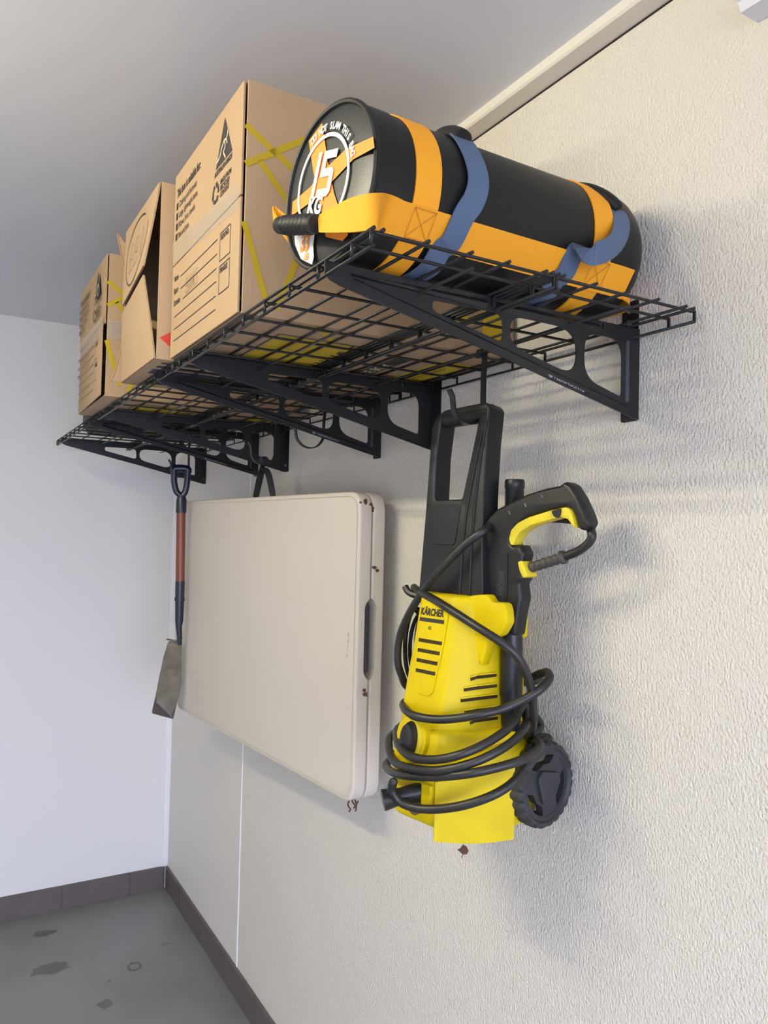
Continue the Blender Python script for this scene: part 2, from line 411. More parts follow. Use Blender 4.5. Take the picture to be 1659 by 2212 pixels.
for y0, y1, bys, lab in SHELVES:
    t = thing('wire_shelf', lab, 'shelf', (0, (y0+y1)/2, ZS), group='wire shelves along the wall')
    off = t.location
    L = y1-y0; ml = wire_mesh(L, 'y')
    def put(me, p):
        o = bpy.data.objects.new('wire', me); o.location = Vector(p)-off; link(o, t)
    ym = (y0+y1)/2
    for P_ in (P1, P2):
        for x in P_: put(ml, (x, ym, ZS-WR))
        for x in (P_[0], P_[3], P_[-1]): put(ml, (x, ym, ZS-WR-TR))
    # cross wires, each end bent down onto the lower edge wire
    for P_ in (P1, P2):
        xa, xb = P_[0], P_[-1]
        pts = [(xa-WR, 0, -TR-WR), (xa-WR, 0, -.006), (xa+.004, 0, -3*WR), (xb-.004, 0, -3*WR), (xb+WR, 0, -.006), (xb+WR, 0, -TR-WR)]
        V, F = sweep_data(pts, circ(WR, 8), Y)
        mc = bpy.data.meshes.new('wire'); mc.from_pydata([tuple(v) for v in V], [], F); mc.materials.append(WIRE)
        for p in mc.polygons: p.use_smooth = len(p.vertices) == 4
        n = 8; sp = (L-.108)/n
        ys = [y0+WR]+[y0+.054+sp*i for i in range(n+1)]+[y1-WR]
        for yy in ys: put(mc, (0, yy, ZS))
    bracket(t, bys[0], 1); bracket(t, bys[1], -1)

# ------------------------------------------------------------------ cardboard boxes
ZD = ZS + .0006
def box_body(t, x0, x1, y0, y1, z0, z1, front_open=True):
    th = .005
    box('side_panel', (x0, y0, z0), (x1, y0+th, z1), CARD, t, bevel=.0015)
    box('side_panel', (x0, y1-th, z0), (x1, y1, z1), CARD, t, bevel=.0015)
    box('bottom_panel', (x0, y0+th, z0), (x1, y1-th, z0+th), CARD, t, bevel=.001)
    box('top_panel', (x0, y0+th, z1-th), (x1, y1-th, z1), CARD, t, bevel=.001)
    box('back_panel', (x1-th, y0+th, z0+th), (x1, y1-th, z1-th), CARD, t)
NX, NY, NZ = -X, -Y, -Z
def front_print(t, XF, y0, y1, z0, z1, hand=None):
    """print on the flapped front: a = distance from the near edge, b = height above the base (text runs towards -y)"""
    ex, ey, n = -Y, Z, -X
    def pt(a, b): return Vector((XF-.0008, y0+a, z0+b))
    flatpoly('triangle_mark', [pt(.153, .314), pt(.058, .314), pt(.105, .397)], n, 0, INK, t)
    parts = [pline(cr([pt(.146, .326), pt(.130, .330), pt(.118, .343), (pt(.104, .352)), pt(.092, .350), pt(.086, .357), pt(.083, .365)], 4), .0045, n, .0005),
             pline(cr([pt(.104, .352), pt(.098, .340), pt(.106, .330), pt(.098, .320), pt(.094, .314)], 4), .0040, n, .0005), pline([pt(.092, .351), pt(.086, .339)], .0036, n, .0005)]
    joined('mark_line', parts, CREAM, t, fix=False)
    text('lettering', 'AUSTRALIAN MADE', .0145, pt(.160, .300), ex, ey, INK, t, bold=.0005, xs=.80)
    c = pt(.1500, .267); parts = []
    for k in range(3):
        a = math.radians(90+120*k+18)
        arc = [c+(ex*math.cos(a+q)+ey*math.sin(a+q))*.0165 for q in (0, .35, .7, 1.05, 1.35)]
        parts.append(pline(arc, .0075, n, 0))
        p = arc[-1]; tdir = (arc[-1]-arc[-2]).normalized(); sd = n.cross(tdir)
        parts.append(([p+sd*.0075, p-sd*.0075, p+tdir*.010], [(0, 1, 2)]))
    joined('recycling_mark', parts, INK, t, fix=False)
    for i, s_ in enumerate(('MADE FROM', 'RECYCLED', 'CONTENT')):
        text('lettering', s_, .0135, pt(.122, .274-.0125*i), ex, ey, INK, t, bold=.0005, xs=.82)
    text('lettering', 'This box is suitable for:', .026, pt(.435, .362), ex, ey, INK, t, bold=.0007, xs=.72)
    for i, s_ in enumerate(('Clothing and footwear', 'Large, lightweight items', 'Pillows, linen, towels', 'Pots and pans')):
        zz = .335-.0235*i
        flatpoly('bullet', [pt(.438, zz), pt(.424, zz), pt(.424, zz+.015), pt(.438, zz+.015)], n, 0, INK, t)
        text('lettering', s_, .0195, pt(.416, zz), ex, ey, INK, t, bold=.0002, xs=.76)
    lw = .0018
    for zz, aL, s_ in ((.171, .386, 'Name'), (.143, .384, 'Room'), (.1155, .362, 'Contents'), (.090, .428, None), (.062, .428, None), (.036, .428, None)):
        joined('write_line', [pline([pt(aL, zz), pt(.130, zz)], lw, n, 0)], INK, t, fix=False)
        if s_: text('lettering', s_, .0185, pt(.436, zz), ex, ey, INK, t, bold=.0005, xs=.74)
    for zb, zt, s_ in ((.123, .176, 'BOX NO.'), (.060, .113, 'FRAGILE')):
        r = [pt(.113, zb), pt(.054, zb), pt(.054, zt), pt(.113, zt), pt(.113, zb)]
        joined('tick_frame', [pline([r[i], r[i+1]], lw, n, 0) for i in range(4)], INK, t, fix=False)
        text('lettering', s_, .0135, pt(.108, zt-.0135), ex, ey, INK, t, bold=.0006, xs=.82)
    if hand:
        strokes = {'B': [[(0, 0), (.05, 1), (.5, .92), (.5, .6), (.1, .5), (.6, .42), (.55, .08), (0, 0)]],
                   'O': [[(.1, .2), (.0, .7), (.3, 1), (.55, .7), (.5, .2), (.2, .0), (.1, .2)]],
                   'K': [[(.05, 0), (.1, 1)], [(.55, .95), (.1, .45), (.55, 0)]],
                   'S': [[(.55, .9), (.25, 1), (.1, .75), (.5, .45), (.45, .1), (.05, .05)]]}
        parts = []; a = .338
        for ch in hand:
            for st_ in strokes.get(ch, []):
                parts.append(pline([pt(a-q[0]*.024, .120+q[1]*.034) for q in st_], .0014, n, .0003))
            a -= .0175
        joined('handwriting', parts, PENM, t, fix=False)
    else:
        parts = []
        for zz, a0 in ((.146, .34), (.118, .33)):
            parts.append(pline([pt(a0-.012*q, zz+.004+.016*abs(math.sin(q*1.9+zz*40))) for q in range(11)], .0014, n, .0003))
        joined('handwriting', parts, PENM, t, fix=False)

def near_lines(t, Yn, segs, wd=.012):
    for a, b in segs:
        joined('yellow_line', [pline([by(*a, Yn), by(*b, Yn)], wd, NY, .0006)], YPRINT, t, fix=False)

# --- box with BOOKS
B1 = dict(x0=-.626, x1=-.012, y0=1.303, y1=1.762, z0=ZD, z1=2.617)
t = thing('moving_box', 'closed brown moving box hand-marked BOOKS beside the sandbag', 'box', (-.32, 1.53, ZD), group='cardboard boxes on the shelves')
box_body(t, B1['x0'], B1['x1'], B1['y0'], B1['y1'], B1['z0'], B1['z1'])
XF1 = -.633; zm = 2.408
fl_u = meshobj('flap', *obox(Vector((XF1+.0022, 1.5335, (zm+2.616)/2+.0006)), X, Y, Z, .0022, .2255, (2.616-zm)/2-.0008), CARD, t, bevel=.001)
fl_l = meshobj('flap', *obox(Vector((XF1+.0022, 1.5335, (zm+ZD+.001)/2-.0006)), X, Y, Z, .0022, .2255, (zm-ZD-.001)/2-.0008), CARD, t, bevel=.001)
front_print(t, XF1, 1.303, 1.762, ZD, 2.617, hand='BOOKS')
# tape over the flap seam
tp = [bx(517, 398, XF1), bx(517, 448, XF1), bx(374, 572, XF1), bx(374, 528, XF1)]
v, f = flat(tp, NX, .0012); meshobj('tape', v, f, TAPE, t, fix=False)
near_lines(t, 1.303, [((531, 269), (650, 383)), ((530, 354), (672, 296)), ((560, 346), (625, 440)), ((527, 478), (573, 645)), ((646, 550), (597, 668))])
flatpoly('yellow_patch', [by(*q, 1.303) for q in ((985, 668), (1012, 686), (1005, 705), (968, 690))], NY, .0006, YPRINT, t)
flatpoly('yellow_patch', [by(*q, 1.303) for q in ((1045, 660), (1092, 668), (1092, 735), (1040, 742))], NY, .0006, YPRINT, t)
def bot(o, pxs, m, name, zz=ZD): return flatpoly(name, [bz(px, py, zz) for px, py in pxs], NZ, .0005, m, o)
def botxy(o, xys, m, name, zz=ZD): return flatpoly(name, [Vector((x, y, zz)) for x, y in xys], NZ, .0005, m, o)
def bottom_print(t, XF, YN, hi=True):
    dx = XF+.633; dy = YN-1.303
    g = lambda pts: [(x+dx, y+dy) for x, y in pts]
    botxy(t, g([(-.508, 1.405), (-.330, 1.405), (-.330, 1.69), (-.508, 1.69)]), YPRINT, 'yellow_patch')
    text('lettering', 'NATIONAL', .062, Vector((-.352+dx, 1.685+dy, ZD-.0009)), -Y, X, INK, t, bold=.0012, xs=.9)
    joined('write_line', [pline([Vector((-.515+dx, 1.398+dy, ZD)), Vector((-.325+dx, 1.398+dy, ZD))], .004, NZ, .0006), pline([Vector((-.515+dx, 1.398+dy, ZD)), Vector((-.515+dx, 1.69+dy, ZD))], .004, NZ, .0006)], INK, t, fix=False)
    botxy(t, g([(-.225, 1.44), (-.185, 1.44), (-.185, 1.70), (-.225, 1.70)]), INK, 'dark_band')
    text('lettering', 'LARGE BOX', .038, Vector((-.218+dx, 1.69+dy, ZD-.0009)), -Y, X, CREAM, t, bold=.0006, xs=.9)
    botxy(t, g([(-.278, 1.50), (-.262, 1.50), (-.262, 1.70), (-.278, 1.70)]), YPRINT, 'yellow_patch')
    botxy(t, g([(-.125, 1.405), (-.045, 1.405), (-.045, 1.70), (-.125, 1.70)]), YPRINT, 'yellow_patch')
    for k in range(2):
        joined('small_print', [pline([Vector((-.105+.028*k+dx, 1.47+.012*j+dy, ZD)), Vector((-.105+.028*k+dx, 1.475+.012*j+dy, ZD))], .009, NZ, .0007) for j in range(18)], INK, t, fix=False)
    for a, b in (((-.585, 1.327), (-.46, 1.317)), ((-.475, 1.305), (-.40, 1.395)), ((-.345, 1.32), (-.30, 1.35))):
        joined('yellow_line', [pline([Vector((a[0]+dx, a[1]+dy, ZD)), Vector((b[0]+dx, b[1]+dy, ZD))], .013, NZ, .0004)], YPRINT, t, fix=False)
bottom_print(t, -.633, 1.303)

# --- open box with BBQ flaps
t2 = thing('open_box', 'brown box with flaps hanging open, pen note BBQ in a circle', 'box', (-.34, 1.99, ZD), group='cardboard boxes on the shelves')
x0, y0, y1, z1 = -.661, 1.770, 2.132, 2.604
box_body(t2, x0, -.02, y0, y1, ZD, z1)
# top and bottom flaps bulging out in the middle
zmid = 2.397
def bulge_flap(zh, zf, xf, n=7):
    V = []; F = []
    for i in range(n+1):
        s = i/n; z_ = zh+(zf-zh)*s
        for yy, bf in ((y0+.002, 1.0), (y1-.004, .12)):
            xx = x0-.001+(xf-x0)*(s**1.1)*bf
            V += [Vector((xx-.004, yy, z_)), Vector((xx, yy, z_))]
    for i in range(n):
        a = 4*i; b = a+4
        F += [(a, a+2, b+2, b), (a+1, b+1, b+3, a+3), (a, b, b+1, a+1), (a+2, a+3, b+3, b+2)]
    F += [(0, 1, 3, 2), (4*n, 4*n+2, 4*n+3, 4*n+1)]
    return V, F
meshobj('flap', *bulge_flap(z1-.001, zmid+.006, x0-.031), CARD, t2, smooth=True)
meshobj('flap', *bulge_flap(ZD+.002, zmid-.014, x0-.030), CARD, t2, smooth=True)
# far side flap standing out past the others, with a curled free edge
fe = cr([by(*q, y1+.004) for q in ((254, 504), (262, 545), (270, 590), (272, 640), (271, 690), (265, 740), (254, 785), (240, 826))], 3)
fe = [Vector((p.x, p.y, max(p.z, ZD+.004))) for p in fe]
V = []; F = []; n = len(fe)
for i, e in enumerate(fe):
    V += [e, Vector((x0-.001, y1+.003, max(ZD+.004, e.z-(.03 if i == 0 else .02*max(0, 1-i/4)))))]
    if i: F.append((2*i-2, 2*i-1, 2*i+1, 2*i))
o = meshobj('side_flap', V, F, CARD, t2)
md = o.modifiers.new('thick', 'SOLIDIFY'); md.thickness = .005; md.offset = 0
tube('corrugated_edge', fe, .0032, CARDE, t2, n=6)
# pen circle + BBQ on the upper flap
def on_flap(a, zz):
    s = (z1-zz)/(z1-zmid); return Vector((x0-.0056-.031*max(0, s)**1.1*(.12+.88*a/(y1-y0)), y1-a, zz))
parts = []
for rr in (1.0, .97):
    parts.append(pline([on_flap(.175+.135*rr*math.cos(k*PI/18+rr), 2.500+.082*rr*math.sin(k*PI/18+rr)) for k in range(34)], .0018, NX, .0006))
for ch, a in (('B', .10), ('B', .165), ('Q', .235)):
    st_ = [[(0, 0), (0, 1), (.6, .9), (.5, .6), (0, .5), (.7, .4), (.6, .05), (0, 0)]] if ch == 'B' else [[(.3, 1), (0, .5), (.3, 0), (.6, .5), (.3, 1)], [(.35, .3), (.75, -.15)]]
    for s_ in st_: parts.append(pline([on_flap(a+q[0]*.06, 2.460+.075*q[1]) for q in s_], .0018, NX, .0006))
joined('handwriting', parts, PENM, t2, fix=False)
flatpoly('red_mark', [Vector((x0+.006, y0, 2.246)), Vector((x0+.030, y0, 2.228)), Vector((x0+.030, y0, 2.262))], NY, .0006, RED, t2)
# dark print on its underside
for a, b in (((-.640, 1.80), (-.30, 1.815)), ((-.640, 1.84), (-.30, 1.862)), ((-.640, 1.885), (-.20, 1.945))):
    botxy(t2, [(a[0], a[1]), (b[0], a[1]), (b[0], b[1]), (a[0], b[1])], NAVY, 'dark_band')
text('lettering', 'FC', .085, Vector((-.50, 1.95, ZD-.0012)), X, Y, CREAM, t2, bold=.002)

# --- box with tape, further along
XF3, Y3, Y3b, Z3 = -.672, 2.360, 2.822, 2.618
t3 = thing('moving_box', 'closed brown moving box with shiny wrinkled tape, next to the open box', 'box', (-.36, 2.59, ZD), group='cardboard boxes on the shelves')
box_body(t3, XF3+.007, -.05, Y3, Y3b, ZD, Z3)
zm3 = 2.41
meshobj('flap', *obox(Vector((XF3+.0025, (Y3+Y3b)/2+.001, (zm3+Z3)/2)), X, Y, Z, .0022, .2265, (Z3-zm3)/2-.0008), CARD, t3, bevel=.001)
lo_ = orbox('flap', Vector((XF3+.0005, (Y3+Y3b)/2+.001, (zm3+ZD)/2)), Vector((1, -.022, 0)).normalized(), Vector((.022, 1, 0)).normalized(), Z, .0022, .2265, (zm3-ZD)/2-.0016, CARD, t3, bevel=.001)
front_print(t3, XF3-.0045, Y3, Y3b, ZD, Z3, hand=None)
NEARSEG = [((531, 269), (650, 383)), ((530, 354), (672, 296)), ((560, 346), (625, 440)), ((527, 478), (573, 645)), ((646, 550), (597, 668))]
for a, b in NEARSEG:
    pa = by(*a, 1.303); pb = by(*b, 1.303); d = Vector((XF3+.633, Y3-1.303, 0))
    joined('yellow_line', [pline([pa+d, pb+d], .012, NY, .0006)], YPRINT, t3, fix=False)
bottom_print(t3, XF3, Y3)
# wrapped, crumpled tape at mid height
V = []; F = []
for i in range(9):
    for j in range(5):
        q = j/4; V.append(Vector((XF3+.006+.012*i, Y3-.0015-.003*abs(math.sin(i*2.3+j*1.7)), zm3-.045+.055*q)))
for i in range(8):
    for j in range(4): a = i*5+j; F.append((a, a+1, a+6, a+5))
meshobj('tape', V, F, TAPE, t3)
v, f = flat([Vector((XF3-.0055, Y3, zm3+.02)), Vector((XF3-.0055, Y3, zm3-.035)), Vector((XF3-.0055, Y3b, zm3-.035)), Vector((XF3-.0055, Y3b, zm3+.02))], NX, .001)
meshobj('tape', v, f, TAPE, t3, fix=False)

# --- dark soft bag behind that box, in the corner
d1 = thing('folded_bag', 'charcoal fabric bag lying flat on the corner shelf behind a box', 'bag', (-.40, 3.1, ZD))
oc = [(-.635, 2.90), (-.600, 3.17), (-.545, 3.42), (-.12, 3.46), (-.10, 2.86), (-.60, 2.845)]
pl = rounded(oc, .05, 4); V = []; F = []; k = len(pl)
lev = [(0, .965), (.012, 1.0), (.06, 1.0), (.085, .97), (.10, .85), (.105, .55)]
cx_, cyy = -.36, 3.14
for z_, s in lev: V += [Vector((cx_+(p[0]-cx_)*s, cyy+(p[1]-cyy)*s, ZD+z_)) for p in pl]
for i in range(len(lev)-1):
    for j in range(k): F.append((i*k+j, i*k+(j+1) % k, (i+1)*k+(j+1) % k, (i+1)*k+j))
F += [tuple(range(k-1, -1, -1)), tuple(range((len(lev)-1)*k, len(lev)*k))]
meshobj('bag_body', V, F, CLOTH, d1, smooth=True)
strip('bag_strap', cr([(-.5, 3.0, ZD+.1065), (-.45, 3.12, ZD+.113), (-.3, 3.15, ZD+.112), (-.22, 3.02, ZD+.1065)], 6), .03, .003, Z, STRAP, d1)

# ------------------------------------------------------------------ sandbag
bag = thing('sandbag', 'black training sandbag with orange webbing marked 15 KG', 'sandbag', (-.33, 1.015, ZD))
YC0, RB, ZB0 = 1.0, .1145, ZD
ZCB = ZB0+RB
BX0, BX1 = -.606, -.046
def yc(x): return YC0+.030*(x-BX0)
def bag_w(x, dy, z):
    """bag frame -> world: the round end is turned a little towards the door"""
    f = max(0.0, min(1.0, 1-(x-BX0)/.45))
    return Vector((x-.123*f*dy, yc(x)+dy, z))
def bag_cs(th, sc=1.0, off=0.0):
    c, s = math.cos(th), math.sin(th); e = 2/2.08
    dy = math.copysign(abs(c)**e, c)*(RB*sc+off); z = math.copysign(abs(s)**e, s)*(RB*sc+off)
    return dy, max(ZCB+z, ZB0-.0012 if off else ZB0)
def bag_sc(x):
    s = 1.0-.015*math.sin(PI*(x-BX0)/(BX1-BX0))
    if x > BX1-.05: s *= math.sqrt(max(0, 1-((x-(BX1-.05))/.05)**2*.32))
    return s
def bag_pt(x, th, off=0.0, sc=1.0): return bag_w(x, *bag_cs(th, sc, off))
NT = 56; xs = [BX0+(BX1-BX0)*i/40 for i in range(41)]
V = []; F = []
for x in xs:
    for j in range(NT): V.append(bag_pt(x, 2*PI*j/NT, 0, bag_sc(x)))
for i in range(40):
    for j in range(NT): F.append((i*NT+j, i*NT+(j+1) % NT, (i+1)*NT+(j+1) % NT, (i+1)*NT+j))
F.append(tuple(range(40*NT, 41*NT)))
meshobj('bag_body', V, F, BAGB, bag, smooth=True)
V = []; F = []; RG = 8
for i in range(RG+1):
    s = 1-i/RG*.98
    for j in range(NT):
        dy, z = bag_cs(2*PI*j/NT, .995*s); V.append(bag_w(BX0, dy, z)+Vector((-.006*(1-s**6), 0, 0)))
for i in range(RG):
    for j in range(NT): F.append((i*NT+(j+1) % NT, i*NT+j, (i+1)*NT+j, (i+1)*NT+(j+1) % NT))
F.append(tuple(range(RG*NT, (RG+1)*NT)))
meshobj('end_panel', V, F, WEAVE, bag, smooth=True)
tube('piping', [bag_pt(BX0-.001, 2*PI*j/NT, .0005) for j in range(NT)], .0042, GRIPB, bag, n=8, closed=True)
def band(xa, xb, off=.0022, m=ORANGE, name='webbing_band', n=72):
    V = []; F = []
    for j in range(n):
        th = 2*PI*j/n
        for x, o_ in ((xa, 0.0), (xa, off), (xb, off), (xb, 0.0)): V.append(bag_w(x, *bag_cs(th, bag_sc(x), o_)))
    for j in range(n):
        for q in range(4): a = 4*j+q; b = 4*j+(q+1) % 4; F.append((a, b, 4*((j+1) % n)+(q+1) % 4, 4*((j+1) % n)+q))
    return meshobj(name, V, F, m, bag, smooth=True)
band(BX0+.002, BX0+.046, .0012, BAGB, 'end_band')
nD = Vector((-.9925, -.122, 0)); cD = Vector((BX0-.0065, YC0, ZCB)); tD = Vector((.122, -.9925, 0))
# end print
def dp(px, py): return bpl(px, py, cD, nD)
def dpo(pxs, m, name, off): return flatpoly(name, [dp(*q) for q in pxs], nD, off, m, bag)
dpo([(668, 305), (697, 266), (708, 340), (722, 415), (738, 465), (753, 508), (741, 521), (705, 512), (698, 465), (688, 425), (678, 370)], OPRINT, 'orange_cross', .0010)
dpo([(634, 437), (672, 405), (700, 370), (750, 322), (808, 296), (811, 320), (765, 345), (720, 392), (690, 425), (632, 467)], OPRINT, 'orange_cross', .0016)
c0 = dp(699, 396); RRG = .0665
PHI = math.radians(14)
exd = tD*math.cos(PHI) - Z*math.sin(PHI); eyd = tD*math.sin(PHI) + Z*math.cos(PHI)
rv = []; rf = []
for k in range(49):
    a = 2*PI*k/48; d = tD*math.cos(a)+Z*math.sin(a)
    rv += [c0+d*(RRG+.0028)+nD*.0024, c0+d*(RRG-.0028)+nD*.0024]
    if k: rf.append((2*k-2, 2*k-1, 2*k+1, 2*k))
meshobj('white_ring', rv, rf, WHITEP, bag, fix=False)
# block numerals: 1 and 5
def blocks(name, polys, o, sc, m, off=.003):
    joined(name, [([Vector(o)+exd*(p[0]*sc+p[1]*sc*.12)+eyd*(p[1]*sc)+nD*off for p in poly], [tuple(range(len(poly)))]) for poly in polys], m, bag, fix=False)
ONE = [[(-.34, 0), (-.20, 0), (-.20, 1), (-.34, 1)]]
FIVE = [[(-.10, 1), (.46, 1), (.46, .82), (-.10, .82)], [(-.10, .82), (.06, .82), (.06, .62), (-.10, .62)], [(-.10, .62), (.36, .62), (.46, .54), (.40, .44), (-.10, .44)], [(.30, .46), (.46, .54), (.46, .10), (.30, .16)], [(-.10, .18), (.32, .18), (.46, .10), (.36, 0), (-.10, 0)]]
blocks('lettering', ONE+FIVE, dp(690, 428), .0640, WHITEP)
text('lettering', 'KG', .034, dp(680, 463)+nD*.0030, exd, eyd, WHITEP, bag, bold=.0013, shear=.12, align='CENTER', xs=.85)
parts = []; msg = 'DO NOT SLAM THIS BAG'; RT_ = .0735
A0, A1 = math.radians(-22), math.radians(80)
for i, ch in enumerate(msg):
    if ch == ' ': continue
    a = A0+(A1-A0)*i/(len(msg)-1); er = tD*math.sin(a)+Z*math.cos(a); et = tD*math.cos(a)-Z*math.sin(a)
    V, F = text_data(ch, .0140, .0005, 0, 'CENTER'); o = c0+er*RT_+nD*.0030
    parts.append(([o+et*(v.x*.85)+er*v.y for v in V], F))
joined('lettering', parts, WHITEP, bag, fix=False)
lb = dpo([(637, 500), (683, 497), (679, 530), (680, 556), (676, 572), (652, 560), (640, 530)], WHITEP, 'white_label', .0018)
text('lettering', '33', .036, dp(660, 543)+nD*.0028, exd, eyd, OPRINT, bag, bold=.0016, align='CENTER', xs=.72)
text('lettering', 'LBS', .014, dp(664, 562)+nD*.0028, exd, eyd, OPRINT, bag, bold=.0004, align='CENTER', xs=.7)
band(-.541, -.497); band(-.182, -.138)
# long band along the near side, round the front as a loop with a grip
ZL0, ZL1 = 2.224, 2.266
zl = (ZL0+ZL1)/2
def side(x, z, off):   # point on the door-side surface of the bag at height z
    q = max(-1, min(1, (z-ZCB)/RB)); c = (1-abs(q)**2.08)**(1/2.08); return bag_w(x, -(RB*c*bag_sc(x)+off), z)
def ribbon(name, pts, hts, m, parent, t=.0024, up=None):
    """vertical webbing: pts give the lower edge, hts the upper edge"""
    V = []; F = []; k = len(pts)
    for i in range(k):
        a, b = Vector(pts[i]), Vector(hts[i])
        d = Vector(pts[min(i+1, k-1)])-Vector(pts[max(i-1, 0)]); n_ = d.cross(b-a).normalized()
        V += [a-n_*t/2, b-n_*t/2, b+n_*t/2, a+n_*t/2]
    for i in range(k-1):
        for q in range(4): a = 4*i+q; b = 4*i+(q+1) % 4; F.append((a, b, b+4, a+4))
    F += [(0, 1, 2, 3), (4*k-1, 4*k-2, 4*k-3, 4*k-4)]
    return meshobj(name, V, F, m, parent, smooth=True)
xr = [-.560+.03*i for i in range(17)]
ribbon('side_webbing', [side(min(x, -.078), ZL0, .0046) for x in xr], [side(min(x, -.078), ZL1, .0046) for x in xr], ORANGE, bag)
e0 = side(-.078, ZL0, .006)
lo_pts = [e0, Vector((-.048, e0.y+.012, ZL0-.002)), Vector((-.026, e0.y+.045, ZL0-.004)), Vector((-.021, 1.02, ZL0-.002)), Vector((-.023, 1.08, ZL0))]
ribbon('end_loop', cr(lo_pts, 5), cr([p+Vector((0, 0, .044)) for p in lo_pts], 5), ORANGE, bag)
# front loop: from the near side out and round the end panel to the grip
pl_lo = [side(-.560, ZL0, .006), side(-.585, ZL0, .010)] + [p for p in (bx(812, 497, -.608), bx(760, 502, -.628), bx(715, 503, -.640), bx(690, 502, -.645))]
pl_hi = [side(-.560, ZL1, .006), side(-.585, ZL1, .010)] + [p for p in (bx(812, 417, -.606), bx(760, 428, -.626), bx(715, 450, -.639), bx(688, 466, -.645))]
ribbon('front_loop', cr(pl_lo, 6), cr(pl_hi, 6), ORANGE, bag)
g0, g1 = bx(684, 484, -.647), bx(606, 487, -.652)
V, F = sweep_data([g0.lerp(g1, k/28) for k in range(29)], circ(1, 14), Z, scale=[.0128+(.0018 if (k % 3) and 3 < k < 25 else 0) for k in range(29)])
meshobj('loop_grip', V, F, GRIPB, bag, smooth=True)
pl_lo = [tuple(p) for p in (bx(608, 500, -.650), bx(598, 490, -.642), bx(594, 480, -.632))] + [(-.610, 1.122, 2.262), (-.560, 1.124, 2.252)]
pl_hi = [tuple(p) for p in (bx(605, 476, -.650), bx(594, 462, -.642), bx(592, 446, -.632))] + [(-.610, 1.122, 2.305), (-.560, 1.124, 2.295)]
ribbon('front_loop', cr(pl_lo, 5), cr(pl_hi, 5), ORANGE, bag)
# stitched squares
st_ = mat('orange_stitch', (190, 120, 20), .8)
for xa in (-.541, -.182):
    a, b, c_, d_ = side(xa+.003, 2.228, .0066), side(xa+.041, 2.228, .0066), side(xa+.041, 2.262, .0066), side(xa+.003, 2.262, .0066)
    joined('stitching', [pline(q, .0011, NY, .0003) for q in ((a, b), (b, c_), (c_, d_), (d_, a), (a, c_), (b, d_))], st_, bag, fix=False)
# blue-grey carry handles
def handle(xa, mid, grip, far, wd=.036):
    under = [bag_w(xa-.020, -.02, ZB0-.0012), bag_w(xa-.018, -.060, ZB0+.006), side(xa-.014, ZB0+.028, .005), side(xa-.006, 2.235, .0085), side(xa, 2.268, .0085)]
    pts = cr(under+mid, 7)
    V, F = sweep_data(pts, rect(wd, .0028), [Vector((0, p.y-yc(p.x), (p.z-ZCB)*1.1)) for p in pts])
    meshobj('handle_webbing', V, F, BLUEW, bag, smooth=True)
    gp = cr(grip, 6); kk = len(gp)
    V, F = sweep_data(gp, [(1.3*a, b) for a, b in circ(1, 14)], Z, scale=[.0125 if 0 < i < kk-1 else .010 for i in range(kk)])
    meshobj('handle_grip', V, F, GRIPB, bag, smooth=True)
    pts = cr([grip[-1]]+far, 6)
    V, F = sweep_data(pts, rect(wd, .0028), [Vector((0, p.y-yc(p.x)+.02, (p.z-ZCB)*1.1)) for p in pts]); meshobj('handle_webbing', V, F, BLUEW, bag, smooth=True)
handle(-.455, [by(1024, 432, .882), by(1034, 392, .885), by(1026, 350, .893), by(1008, 312, .912), by(994, 296, .930)],
       [by(1001, 300, .922), by(984, 291, .945), by(966, 292, .97), by(952, 300, 1.0)], [bag_w(-.43, .04, ZCB+RB+.006), bag_w(-.44, .10, ZCB+.075), bag_w(-.46, .118, ZCB)])
handle(-.222, [by(1284, 548, .866), by(1318, 535, .872), by(1338, 508, .888), by(1342, 475, .902), by(1330, 450, .915)],
       [by(1334, 455, .913), by(1308, 430, .925), by(1270, 413, .95), by(1232, 411, .98)], [by(1205, 404, 1.02), bag_w(-.20, .10, ZCB+.07), bag_w(-.22, .118, ZCB)])

# ------------------------------------------------------------------ folded plastic table
NEARF = Vector((-.130, 1.766, 0))
tt = Vector((-.084, .9965, 0)).normalized(); tn = Vector((tt.y, -tt.x, 0))     # along the table, and towards the wall
q = bpl(388.5, 1300, NEARF, tn); TL = (q-NEARF).dot(tt)
ZT1, ZT0, TH = 1.923, 1.113, .0425
tb = thing('folding_table', 'off-white plastic folding table, folded in half, hanging by black straps', 'table', (NEARF.x+.03, NEARF.y+.6, ZT0))
outl = rounded([(0, ZT0), (TL, ZT0), (TL, ZT1), (0, ZT1)], [.055, .03, .03, .055], 8)
def half(name, d0):
    V, F = plate_data([outl], TH-.003, .006, 3)
    o = meshobj(name, place(V, NEARF+tn*(d0+TH/2), tt, Z, tn), F, TABLE, tb, smooth=True)
    return o
h1 = half('table_half', 0); h2 = half('table_half', TH)
